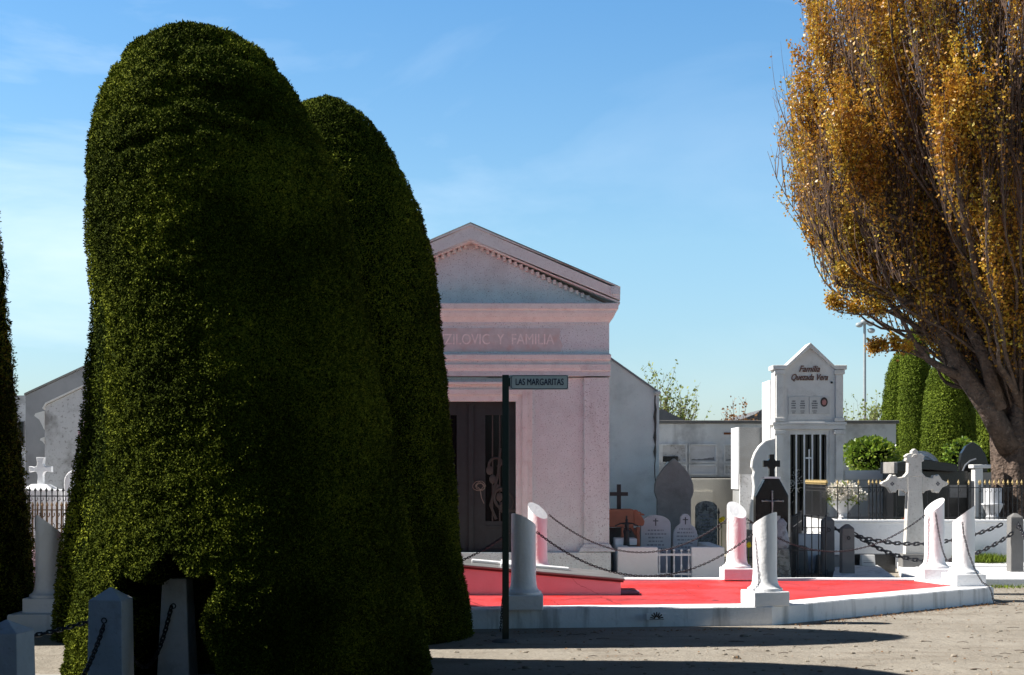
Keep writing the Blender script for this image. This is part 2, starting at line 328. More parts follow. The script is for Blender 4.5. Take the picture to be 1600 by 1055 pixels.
# ------------------------------------------------------------------ the setting
def ground():
    mb = MB(); xs = [-400, -60, -20, -8, -4, 0, 4, 8, 20, 60, 400]; ys = [-60, 0, 8, 16, 30, 60, 150, 600]
    nx = len(xs); mb.v = [(x, y, 0) for y in ys for x in xs]
    mb.f = [(j*nx+i, j*nx+i+1, (j+1)*nx+i+1, (j+1)*nx+i) for j in range(len(ys)-1) for i in range(nx-1)]
    kind(mb.build('ground', M_ground), 'structure')
ground()
pv = MB().box(-6.5, -2.2, 4, 11.15, -.05, .012).build('pavement', pavemat()); kind(pv, 'structure')
def pebbles():
    rng = random.Random(3); mb = MB()
    for i in range(1500):
        d = rng.uniform(10.6, 22) if rng.random() < .8 else rng.uniform(7, 11)
        x = rng.uniform(-.36, .38)*d; 
        if 14.2 < d and x < 2.9+(d-14.7)*1.1 and x < 6.2: continue
        if x < -.5 and d > 11: continue
        r = rng.choice([.006, .008, .010, .012, .014, .018]) if rng.random() < .97 else rng.uniform(.025, .04)
        mb.ball((x, d, r*.2), r, 6, (1.4, 1, .6), .25, i)
    o = mb.build('pebbles', mat('pebble_stone', (.27, .235, .19), .9, .5, 9, 0)); kind(o, 'stuff'); tag(o, 'loose pebbles scattered over the packed earth path', 'pebbles')
pebbles()
def twigs():
    rng = random.Random(8); mb = MB()
    for i in range(70):
        d = rng.uniform(11, 17.5); x = rng.uniform(0, .36)*d
        if 14.2 < d and x < 2.9+(d-14.7)*1.2: continue
        a = rng.uniform(-.5, .5); ln = rng.uniform(.03, .13)
        mb.tube([(x, d, .006), (x+ln*.5*math.cos(a), d+ln*.5*math.sin(a), .012), (x+ln*math.cos(a), d+ln*math.sin(a)+.01, .006)], .003, 4)
    o = mb.build('fallen_twigs', M_twig); kind(o, 'stuff'); tag(o, 'thin dry twigs lying on the packed earth path', 'twigs')
twigs()

def litter():
    rng = np.random.default_rng(9); n = 1500; P = []
    while len(P) < n:
        q = rng.random()
        if q < .3:
            u = rng.random(); x = 2.9+3.0*u+abs(rng.normal(0, .12)); y = 14.85+2.55*u-abs(rng.normal(0, .10))-.03
        elif q < .45:
            x = rng.uniform(-.3, 2.7); y = 14.18+(x+.3)*.115-.05-abs(rng.normal(0, .08))
        elif q < .7: x = rng.uniform(5.9, 8.5); y = rng.uniform(16.5, 19.5)
        else: y = rng.uniform(10.8, 18); x = rng.uniform(0, .38)*y; 
        if y > 14.1 and x < 2.9+(y-14.85)*1.2 and q > .7: continue
        P.append((x, y, .006+.01*rng.random()))
    P = np.array(P); D = np.stack([rng.normal(size=n), rng.normal(size=n), rng.normal(0, .15, n)], 1); sz = rng.uniform(.012, .035, n)
    V, Q = leaf_quads(P, D, sz, sz*.6, rng, .1, np.tile([0., 0., 1.], (n, 1))); o = quads_mesh('fallen_leaves', V, Q, [M_brownleaf]); kind(o, 'stuff'); tag(o, 'small dry brown leaves scattered along the kerb and path', 'leaves')
litter()
# ------------------------------------------------------------------ yews
def yew(label, prof, D, cy, n, seed, leaf=M_yewleaf, core=M_yewcore, ln=.030, disp=.06, layered=0, notch=None, group='clipped yew trees', front=.72, sy=1.0, rough_edge=.5):
    """prof: list of (left px, right px, y px) from the top down at distance D"""
    Zs = np.array([Z(p[2], D) for p in prof]); Ls = np.array([X(p[0], D) for p in prof]); Rs = np.array([X(p[1], D) for p in prof])
    if Zs[-1] > 0: Zs = np.append(Zs, -.02); Ls = np.append(Ls, Ls[-1]); Rs = np.append(Rs, Rs[-1])
    Cx = (Ls+Rs)/2; Rr = (Rs-Ls)/2
    s = np.concatenate([[0], np.cumsum(np.hypot(np.diff(Zs), np.diff(Rr)))])
    ss = np.linspace(0, s[-1], 150)
    # smooth resample
    def sm(a):
        v = np.interp(ss, s, a); k = np.ones(7)/7; p = np.pad(v, 3, mode='edge'); w = np.convolve(p, k, 'valid'); w[0] = v[0]; w[-1] = v[-1]; return w
    z_, r_, c_ = sm(Zs), sm(Rr), sm(Cx); r_[0] = .01
    base = Vector((float(c_[-1]), cy, 0))
    t = thing('clipped_yew_tree', label, 'tree', base, 0, group)
    dz, dr = np.gradient(z_, ss), np.gradient(r_, ss)
    nl = np.hypot(dz, dr)+1e-9; nr_, nzv = -dz/nl, dr/nl      # outward normal (r, z)
    cm = float(c_[len(c_)//4])+.1
    def surf(sv, th, extra):
        r = np.interp(sv, ss, r_); z = np.interp(sv, ss, z_); c = np.interp(sv, ss, c_)
        a = np.interp(sv, ss, nr_); b = np.interp(sv, ss, nzv)
        P = np.stack([c+r*np.cos(th), cy+r*np.sin(th)*sy, z], 1)
        Nn = np.stack([a*np.cos(th), a*np.sin(th), b], 1)
        dd = np.empty(len(P))
        for i in range(len(P)):
            x, y, zz = P[i]
            v = -disp*.25+noise.noise((x*1.1+seed, y*1.1, zz*1.0))*disp*.5+noise.noise((x*3.1+seed, y*3.1, zz*4.2))*disp*.55+noise.noise((x*8+seed, y*8, zz*11))*disp*.75+noise.noise((x*21+seed, y*21, zz*26))*disp*.55
            if layered:
                w = max(0, min(1, (zz-2.9)/1.5))*math.exp(-((x-cm)/.62)**2)*max(0, -Nn[i][1])**1.5
                q = noise.noise((x*3.8, y*3.8+seed, zz*8.0+math.sin(x*3)*.6)); h = noise.noise((x*.9+4, y*.9+seed, zz*.8))
                v += -w*layered*max(0, q+.05+h*.4)*2.1
            dd[i] = v
        P = P+Nn*(dd+extra)[:, None]
        if notch is not None: P = notch(P)
        return P, Nn
    nt_ = 96
    TH = np.linspace(0, 2*np.pi, nt_, endpoint=False)
    S2, T2 = np.meshgrid(ss, TH, indexing='ij')
    P, _ = surf(S2.ravel(), T2.ravel(), np.full(S2.size, -.03))
    idx = np.arange(S2.size).reshape(S2.shape)
    q = np.stack([idx[:-1, :], np.roll(idx, -1, 1)[:-1, :], np.roll(idx, -1, 1)[1:, :], idx[1:, :]], -1).reshape(-1, 4)
    rng = np.random.default_rng(seed)
    pdf = r_+.02; cdf = np.cumsum(pdf); cdf /= cdf[-1]
    sv = np.interp(rng.random(n), cdf, ss)
    th = np.where(rng.random(n) < front, rng.uniform(np.pi-.25, 2*np.pi+.25, n), rng.uniform(0, 2*np.pi, n))
    LP, LN = surf(sv, th, rng.normal(-.004, .007, n))
    Dd = LN*.22+rng.normal(size=(n, 3))*.65+np.array([0, 0, .25])
    sz = ln*rng.uniform(.6, 1.35, n); far = rng.random(n) < .006*rough_edge; sz[far] *= 2.1
    LV, LQ = leaf_quads(LP, Dd, sz, sz*.5, rng, .1, LN)
    off = np.array(base)
    V = np.concatenate([P-off, LV-off]); Q = np.concatenate([q, LQ+len(P)])
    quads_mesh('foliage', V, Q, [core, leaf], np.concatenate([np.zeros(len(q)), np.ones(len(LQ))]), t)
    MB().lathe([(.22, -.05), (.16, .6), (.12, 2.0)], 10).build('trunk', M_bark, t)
    return t

profA = [(300, 300, 45), (262, 345, 49), (240, 368, 56), (215, 400, 74), (192, 428, 100), (165, 466, 150), (149, 494, 205), (141, 522, 270), (147, 545, 350), (158, 560, 420), (170, 573, 490), (174, 586, 560), (170, 598, 620), (176, 611, 680), (176, 622, 740), (160, 634, 800), (147, 642, 850), (133, 650, 900), (120, 658, 950), (112, 664, 1000), (108, 670, 1050)]
DA = 11.15
post2 = (-2.60, 10.95)
def notchA(P):
    x, y, z = P[:, 0], P[:, 1], P[:, 2]
    xm = -2.55-(y-10.4)*.15
    top = .99-.5*np.abs(x-xm-.05)+.05*np.sin(x*17)
    wx = np.clip((.34+.06*np.sin(z*9)-np.abs(x-xm))/.08, 0, 1); wz = np.clip((top-z)/.12, 0, 1)
    fr = y < DA+.4
    Q = P.copy(); Q[:, 1] = np.where(fr, y+wx*wz*np.maximum(0, 11.22-y), y); return Q
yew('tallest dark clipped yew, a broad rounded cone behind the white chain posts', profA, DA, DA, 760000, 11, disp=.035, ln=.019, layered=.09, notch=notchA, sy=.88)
profB = [(505, 505, 153), (475, 538, 158), (443, 578, 184), (415, 606, 225), (385, 637, 285), (365, 658, 335), (350, 674, 400), (342, 684, 450), (335, 690, 520), (328, 697, 600), (320, 705, 680), (313, 712, 760), (307, 718, 850), (295, 730, 930), (288, 737, 1000)]
yew('smooth clipped yew directly behind the tallest one, beside the street sign', profB, 13.9, 13.9, 360000, 23, disp=.03, ln=.020, sy=.82)
profC = [(310, 310, 190), (240, 380, 205), (180, 440, 245), (148, 478, 285), (137, 490, 315), (140, 498, 400), (147, 505, 490), (140, 520, 570), (130, 530, 680), (118, 542, 750), (100, 560, 860), (90, 570, 950), (88, 575, 1030)]
yew('shadowed clipped yew showing as a dark strip left of the tallest one', profC, 13.9, 13.9, 120000, 37, disp=.03, ln=.026, sy=.8)
profD = [(-210, -210, 60), (-290, -130, 80), (-350, -70, 130), (-380, -40, 200), (-400, -18, 300), (-410, -5, 400), (-418, 3, 500), (-425, 13, 600), (-436, 24, 700), (-446, 35, 800), (-455, 42, 900), (-460, 47, 970)]
yew('dark clipped yew cut off by the left edge of the photo', profD, 14.6, 14.6, 130000, 41, disp=.04, ln=.027)

for k_, (ax, ay, ah, where) in enumerate([(5.4, 8.5, 7.5, 'to the near right of the viewpoint'), (4.7, 5.6, 8.0, 'close on the right of the viewpoint'), (3.9, 2.4, 8.0, 'level with the viewpoint on the right'), (4.6, -2.6, 5.5, 'behind and right of the viewpoint'), (1.5, -3.2, 5.5, 'just behind the viewpoint on the right'), (-1.6, -3.2, 5.5, 'just behind the viewpoint on the left'),
        (-4.7, -2.6, 5.5, 'behind and left of the viewpoint'), (-7.0, .6, 8.0, 'level with the viewpoint on the left'), (-6.5, 4.3, 9.0, 'close on the left of the viewpoint'), (-6.5, 6.75, 9.0, 'left of the nearest chain post'), (-6.5, 8.8, 8.0, 'left of the second chain post'), (8.6, -3.4, 5.5, 'far behind and right of the viewpoint'), (-8.8, -3.4, 5.5, 'far behind and left of the viewpoint')]):
    pr = []  # unseen yews, added to cut sky fill and shade the foreground
    for q_, w_ in ((0, 0), (.02, .35), (.07, .62), (.18, .85), (.4, 1.0), (.7, 1.1), (1, 1.15)):
        zz_ = ah*(1-q_); pr.append((800+(ax-w_*1.2)*F/20, 800+(ax+w_*1.2)*F/20, HZ-(zz_-EYE)*F/20))
    yew('unseen clipped yew added to block light, '+where, pr, 20, ay, 9000, 90+k_, ln=.10, group='unseen clipped yews added to block light')
# ------------------------------------------------------------------ chains
def chain_mesh(mb, pts, ll, th):
    """links along a polyline"""
    pts = [Vector(p) for p in pts]; seg = [0]
    for a, b in zip(pts, pts[1:]): seg.append(seg[-1]+(b-a).length)
    n = max(2, int(seg[-1]/(ll*.72))); j = 0
    for i in range(n):
        s = (i+.5)/n*seg[-1]
        while j < len(seg)-2 and seg[j+1] < s: j += 1
        k = (s-seg[j])/(seg[j+1]-seg[j]+1e-9); c = pts[j].lerp(pts[j+1], k); t = (pts[j+1]-pts[j]).normalized()
        side = t.cross(Vector((0, 0, 1)))
        side = side.normalized() if side.length > .05 else Vector((1, 0, 0))
        up = side.cross(t); a = side if i % 2 else up; a = (a+(up if i % 2 else side)*.25).normalized()
        hw = ll*.26; hl = ll*.5-hw
        loop = []
        for q in range(8):
            an = 2*math.pi*q/8; loop.append(c+t*(math.cos(an)*hw+(hl if math.cos(an) > 0 else -hl))+a*math.sin(an)*hw)
        mb.tube(loop, th, 5, closed=True)
def sagged(a, b, sag, n=40):
    a, b = Vector(a), Vector(b)
    return [a.lerp(b, i/n)-Vector((0, 0, sag*4*(i/n)*(1-i/n))) for i in range(n+1)]
def chain(label, pts, ll=.038, th=.0045, m=None, group=None):
    base = Vector(pts[0]); mb = MB(); chain_mesh(mb, [Vector(p)-base for p in pts], ll, th)
    o = mb.build('chain', m or M_chain, smooth='all'); o.location = base
    return tag(o, label, 'chain', group)

# ------------------------------------------------------------------ red plot
PT = .20
outer = [(-5.0, 13.95), (2.74, 14.85), (5.95, 17.40), (5.95, 18.95), (-5.0, 18.95)]
def inset(poly, w):
    n = len(poly); out = []
    for i in range(n):
        p, a, b = Vector(poly[i]), Vector(poly[i-1]), Vector(poly[(i+1) % n])
        e1 = (p-a).normalized(); e2 = (b-p).normalized(); n1 = Vector((-e1.y, e1.x)); n2 = Vector((-e2.y, e2.x))
        bis = (n1+n2).normalized(); out.append(tuple(p+bis*w/bis.dot(n1)))
    return out
def plot():
    t = thing('grave_plot', 'low white kerbed grave plot with a bright red painted floor', 'grave plot', (0, 16.5, 0))
    off = Vector((0, 16.5)); o_ = [tuple(Vector(p)-off) for p in outer]; i_ = inset(o_, .34)
    i_[2] = (i_[2][0]-.02, i_[2][1]+.06); i_[3] = (i_[3][0]-.30, i_[3][1])
    names = []
    n = 5
    for k in range(n):
        a, b, c, d = o_[k], o_[(k+1) % n], i_[(k+1) % n], i_[k]
        mb = MB(); 
        # subdivided kerb with slightly uneven arris
        seg = 24; 
        def lp(p, q, u): return (p[0]+(q[0]-p[0])*u, p[1]+(q[1]-p[1])*u)
        for s_ in range(seg+1):
            u = s_/seg; po = lp(a, b, u); pi = lp(d, c, u); w = .006*noise.noise((po[0]*3, po[1]*3, k))
            e = Vector((pi[0]-po[0], pi[1]-po[1])).normalized()*.012
            mb.v += [(po[0]-e.x*.6, po[1]-e.y*.6, -.05), (po[0]-w, po[1]-w, PT-.012), (po[0]+e.x, po[1]+e.y, PT+w), (pi[0], pi[1], PT+w), (pi[0], pi[1], -.05)]
        for s_ in range(seg):
            for q in range(5): mb.f.append((s_*5+q, s_*5+(q+1) % 5, (s_+1)*5+(q+1) % 5, (s_+1)*5+q))
        mb.f += [(4, 3, 2, 1, 0), tuple(seg*5+q for q in range(5))]
        mb.build('kerb', M_whitedirty if k <= 1 else M_white, t)
    j_ = inset(i_, -.06)
    MB().prism_xy(j_, -.04, PT-.018).build('painted_floor', M_red, t)
    v = MB(); v.box(-.1, .1, -.012, .02, -.032, .032)
    vent = v.build('vent_grille', M_white, t); vent.location = (X(1026, 14.6), 14.632-16.5-.012, .115); vent.rotation_euler = (0, 0, R(6.7))
    r_ = MB()
    for a in range(7):
        an = R(12+26*a); r_.box(.018, .07, -.003, .003, -.006, .006, Matrix.Translation((0, -.012, -.022)) @ Matrix.Rotation(-an, 4, 'Y'))
    r_.box(-.075, .075, -.016, -.012, -.030, -.026)
    sl_ = r_.build('vent_slots', M_black, vent)
    return t
plot()

def column(label, x, y, H, naz, tilt=38, r=.128, rz=0, pl=.40, base=PT):
    t = thing('broken_column', label, 'column', (x, y, base), rz, 'white broken columns around the red plot')
    rn = random.Random(int(x*100+y))
    MB().box(-pl/2, pl/2, -pl/2, pl/2, -.003, .15).build('plinth', M_white, t, bevel=.012)
    n = 36; prof = [(.182, .15), (.188, .163), (.184, .178), (.166, .188), (.152, .203), (.142, .222), (.136, .245), (.132, .28)]
    mb = MB(); vs_ = []; H -= base
    zs = np.linspace(.34, H, 16)
    rings = [(a, b, 0) for a, b in prof]+[(r, z, 1) for z in zs]
    tt = math.tan(R(tilt)); az = R(naz)-rz
    for a, b, fl in rings:
        for k in range(n):
            th = 2*math.pi*k/n; q = a
            if fl: q += .0022*noise.noise((math.cos(th)*2, math.sin(th)*2, b*6+x))*1.5
            cut = H-tt*(a-a*math.cos(th-az))
            z = b if not fl else min(b, cut)
            vs_.append((q*math.cos(th), q*math.sin(th), z))
    m_ = len(rings)
    fs = [(i*n+k, i*n+(k+1) % n, (i+1)*n+(k+1) % n, (i+1)*n+k) for i in range(m_-1) for k in range(n)]
    fs += [tuple(range((m_-1)*n, m_*n))]
    mb.add(vs_, fs)
    o = mb.build('shaft', M_white, t, smooth=True)
    return t
# naz: azimuth (deg, x-right, y-away) of the highest side of the cut
column('shaded broken column between the two yew trees at the far left', -4.70, 14.28, 1.19, 205)
column('broken column hidden behind the tall yews on the front kerb', -2.3, 14.52, 1.19, 170)
column('grey shaded broken column just right of the street sign pole', .12, 14.62, 1.19, 215, tilt=30)
column('broken column on the front corner where the red kerb bends', X(1196, 15.03), 15.06, 1.19, -38, tilt=31, rz=R(12))
column('broken column behind the yews on the back kerb, far left', -4.9, 18.7, 1.25, 100)
column('broken column behind the yews on the back kerb, in the middle', -2.3, 18.7, 1.25, 100)
column('pink tinted broken column in front of the mausoleum wall', X(840, 18.7), 18.7, 1.215, 135, tilt=40)
column('pink tinted broken column on the back kerb before the black gravestone', X(1151, 18.7), 18.7, 1.225, 110, tilt=40)
column('bright white broken column on the back right corner of the plot', X(1461, 18.65), 18.68, 1.275, 20, tilt=38)
column('bright white broken column at the rightmost corner with a chain hanging off it', X(1510, 17.55), 17.66, 1.20, -22, tilt=38, r=.135, rz=R(10))
CG = 'thin chains between the broken columns'
chain('thin chain sagging between the shaded column and the corner column', sagged((.26, 14.62, .99), (X(1175, 15.03), 15.0, .95), .45), group=CG)
chain('thin chain running left from the shaded column behind the sign pole', sagged((-.02, 14.62, 1.0), (-2.2, 14.52, .98), .42), group=CG)
chain('thin chain hidden behind the tall yews on the left', sagged((-2.4, 14.52, 1.0), (-4.6, 14.3, .98), .42), group=CG)
chain('thin chain sagging across the front of the mausoleum wall', sagged((X(858, 18.7), 18.65, 1.05), (X(1136, 18.7), 18.65, 1.0), .47), group=CG)
chain('thin chain between the pink tinted column and the back right column', sagged((X(1166, 18.7), 18.65, 1.0), (X(1445, 18.65), 18.6, 1.06), .46), group=CG)
chain('thin chain drooping between the two bright white columns on the right', sagged((X(1463, 18.5), 18.53, 1.08), (X(1500, 17.7), 17.80, .75), .42), group=CG)
ac = (X(1497, 17.5), 17.5, .99)
chain('loose chain hanging down the rightmost white column to the ground', [(5.60, 17.50, .99), (5.61, 17.49, .85), (5.66, 17.46, .62), (5.73, 17.42, .40), (5.79, 17.33, .26), (5.84, 17.23, .215), (5.86, 17.20, .15), (5.88, 17.19, .03), (5.93, 17.14, .012), (6.02, 17.10, .012)], group=CG)
chain('short chain hanging down the front kerb beside the sign pole', [(X(786, 14.3), 14.22, .36), (X(784.5, 14.3), 14.20, .25), (X(783, 14.3), 14.2, .12), (X(782, 14.3), 14.2, .01)], ll=.034, group=CG)

def pink_tomb():
    d = 16.4; x0, x1 = X(655, d), X(970, d)
    t = thing('tomb', 'low sloping tomb with grey slab lying on the red plot', 'tomb', (x1, d, PT-.02))
    w = 1.0; Lg = x1-x0; hl, hr = .36, .155
    mb = MB(); mb.prism_xz([(-Lg, 0), (0, 0), (0, hr), (-Lg, hl)], 0, w); mb.build('base', M_pinkpaint_bounce, t, bevel=.006)  # white base, its pink is red floor bounce put into the colour
    s = (hl-hr)/Lg
    def zt(x): return hr+(-x)*s
    e = MB(); e.prism_xz([(-Lg-.03, zt(-Lg-.03)+.001), (.03, zt(.03)+.001), (.03, zt(.03)+.022), (-Lg-.03, zt(-Lg-.03)+.022)], -.03, w+.03); e.build('slab_edge', M_rust, t)
    e = MB(); e.prism_xz([(-Lg-.04, zt(-Lg-.04)+.023), (.045, zt(.045)+.023), (.045, zt(.045)+.05), (-Lg-.04, zt(-Lg-.04)+.05)], -.042, w+.04); e.build('slab', M_slab, t, bevel=.008)
    c = MB(); ca, cb = X(735, d)-x1, X(892, d)-x1; ym = .52
    c.prism_xz([(ca, zt(ca)+.052), (cb, zt(cb)+.052), (cb, zt(cb)+.085), (ca, zt(ca)+.085)], ym-.07, ym+.07)
    cx_ = ca+.42
    c.prism_xz([(cx_-.07, zt(cx_-.07)+.052), (cx_+.07, zt(cx_+.07)+.052), (cx_+.07, zt(cx_+.07)+.09), (cx_-.07, zt(cx_-.07)+.09)], ym-.36, ym+.36)
    c.build('cross', M_white, t, bevel=.01)
pink_tomb()
st = MB().box(-.11, .11, -.09, .09, 0, .035).build('stone_block', mat('purple_stone', (.30, .20, .26), .85, .2, 12, .4, 40), bevel=.01)
st.location = (X(985, 16.5), 16.6, PT-.015); tag(st, 'small flat purplish stone on the red floor beside the tomb', 'stone')

# ------------------------------------------------------------------ posts and heavy chains, front left
def text_mesh(name, s, size, loc, m, parent, extrude=.004, shear=0, align='CENTER', sx=1.0, rot=(R(90), 0, 0), offset=0, spacing=1, bold=0):
    cu = bpy.data.curves.new(name, 'FONT'); cu.body = s; cu.size = size; cu.align_x = align; cu.align_y = 'CENTER'; cu.extrude = extrude; cu.shear = shear; cu.offset = offset; cu.space_character = spacing
    cu.resolution_u = 4
    tmp = bpy.data.objects.new(name, cu); COL.objects.link(tmp)
    dg = bpy.context.evaluated_depsgraph_get(); dg.update()
    me = bpy.data.meshes.new_from_object(tmp.evaluated_get(dg)); bpy.data.objects.remove(tmp)
    if bold:
        vv = [tuple(v.co) for v in me.vertices]; ff = [tuple(p.vertices) for p in me.polygons]; nv = len(vv)
        V_ = []; F_ = []
        for k_, (ox, oy) in enumerate(((-bold, 0), (0, bold*.6), (bold, 0), (0, -bold*.6))):
            V_ += [(x_+ox, y_+oy, z_+k_*.00015) for x_, y_, z_ in vv]; F_ += [tuple(q+k_*nv for q in f) for f in ff]
        me = bpy.data.meshes.new(name); me.from_pydata(V_, [], F_)
    me.materials.clear(); me.materials.append(m)
    o = bpy.data.objects.new(name, me); COL.objects.link(o); o.parent = parent; o.location = loc; o.rotation_euler = rot; o.scale = (sx, 1, 1)
    return o
def post(label, x, y, H, w0, w1, m, cap, rz=0, group='white chain posts in a row'):
    t = thing('chain_post', label, 'post', (x, y, 0), rz, group)
    mb = MB(); mb.frus(w0, w0, w1, w1, -.05, H-cap)
    if cap: mb.frus(w1+.006, w1+.006, .012, .012, H-cap+.0005, H)
    mb.build('shaft', m, t, bevel=.008)
    r = MB(); r.tube([(.018*math.cos(a), -w1/2-.018+.0, .58+.018*math.sin(a)) for a in np.linspace(0, 2*math.pi, 9)[:-1]], .005, 5, True)
    r.build('ring', M_chain, t)
    return t
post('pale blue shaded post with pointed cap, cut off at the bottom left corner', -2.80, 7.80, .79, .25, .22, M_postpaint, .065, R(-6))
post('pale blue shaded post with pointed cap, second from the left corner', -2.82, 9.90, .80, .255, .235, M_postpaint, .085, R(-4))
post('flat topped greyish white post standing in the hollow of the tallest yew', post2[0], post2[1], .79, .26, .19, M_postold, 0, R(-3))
HG = 'chains between the short white posts'
chain('heavy chain dropping from the flat topped post in the yew hollow', sagged((-2.62, 10.83, .58), (-2.80, 10.03, .56), .40), ll=.05, th=.0065, group=HG)
chain('heavy chain dropping down the face of the second pointed post', sagged((-2.83, 9.76, .55), (-2.80, 7.93, .56), .36), ll=.05, th=.0065, group=HG)
chain('heavy chain running left from the second pointed post towards the photo edge', sagged((-2.945, 9.92, .57), (-4.9, 9.6, .57), .16), ll=.05, th=.0065, group=HG)
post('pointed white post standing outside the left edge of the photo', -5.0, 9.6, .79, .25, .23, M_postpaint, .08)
# weed in the hollow
def leafy(name, label, cat, c, n, rad, ln, m, seed, up=.4, group=None, parent=None, wr=.5):
    rng = np.random.default_rng(seed); P = rng.normal(size=(n, 3)); P /= np.linalg.norm(P, axis=1, keepdims=True)
    P *= (rng.random(n)**.45)[:, None]; 
    for i in range(n):
        P[i] *= 1+.35*noise.noise(Vector(P[i])*2.2+Vector((seed, 0, 0)))
    D = P+rng.normal(size=(n, 3))*.6+np.array([0, 0, up]); P = P*np.array(rad)
    V, Q = leaf_quads(P, D, ln*rng.uniform(.6, 1.3, n), ln*wr*rng.uniform(.7, 1.2, n), rng, .12)
    o = quads_mesh(name, V, Q, [m], None, parent); o.location = c
    if parent is None: tag(o, label, cat, group)
    return o
leafy('weed', 'small leafy weed growing between the two posts under the yew', 'plant', (-2.98, 11.25, .18), 420, (.2, .12, .17), .05, M_yewfar, 5)

# ------------------------------------------------------------------ street sign
def sign():
    d = 13.4; t = thing('street_sign', 'dark green pole with a LAS MARGARITAS name plate', 'street sign', (X(790, d), d, 0))
    MB().box(-.032, .032, -.02, .02, -.1, Z(586, d)).build('pole', M_pole, t, bevel=.004)
    x0, x1 = X(796, d)-X(790, d), X(888, d)-X(790, d); z0, z1 = Z(609, d), Z(586, d)
    MB().box(x0, x1, -.008, .008, z0, z1).build('name_plate', M_sign, t, bevel=.003)
    b = MB(); g = .009; w = .005; a0, a1, b0, b1 = x0+.018, x1-.006, z0+.006, z1-.006
    def rr(x0, x1, z0, z1, r):
        return [(cx+r*math.cos(a), cz+r*math.sin(a)) for cx, cz, s in ((x1-r, z1-r, 0), (x0+r, z1-r, 90), (x0+r, z0+r, 180), (x1-r, z0+r, 270)) for a in (R(s), R(s+45), R(s+90))]
    o_ = rr(a0, a1, b0, b1, .014); i_ = rr(a0+w, a1-w, b0+w, b1-w, .010); n = len(o_)
    b.add([(x, -.0105, z) for x, z in o_]+[(x, -.0105, z) for x, z in i_], [(k, (k+1) % n, n+(k+1) % n, n+k) for k in range(n)])
    b.build('border', M_navy, t)
    text_mesh('lettering', 'LAS MARGARITAS', .088, ((a0+a1)/2, -.0105, (z0+z1)/2), M_navy, t, .0008, sx=.66, bold=.0016)
    MB().box(.030, .045, -.012, .012, z0+.03, z1-.03).build('bracket', M_pole, t)
    MB().lathe([(.14, -.05), (.13, .008), (.10, .022), (.04, .026)], 14).build('footing', M_concrete, t)
    b0 = MB().ball((0, 0, 0), .006, 8, (1, .6, 1)).build('bolt', M_silver, t); b0.location = (x0+.010, -.0105, z0+.03); copyobj(b0, t, (x0+.010, -.0105, z1-.03))
sign()

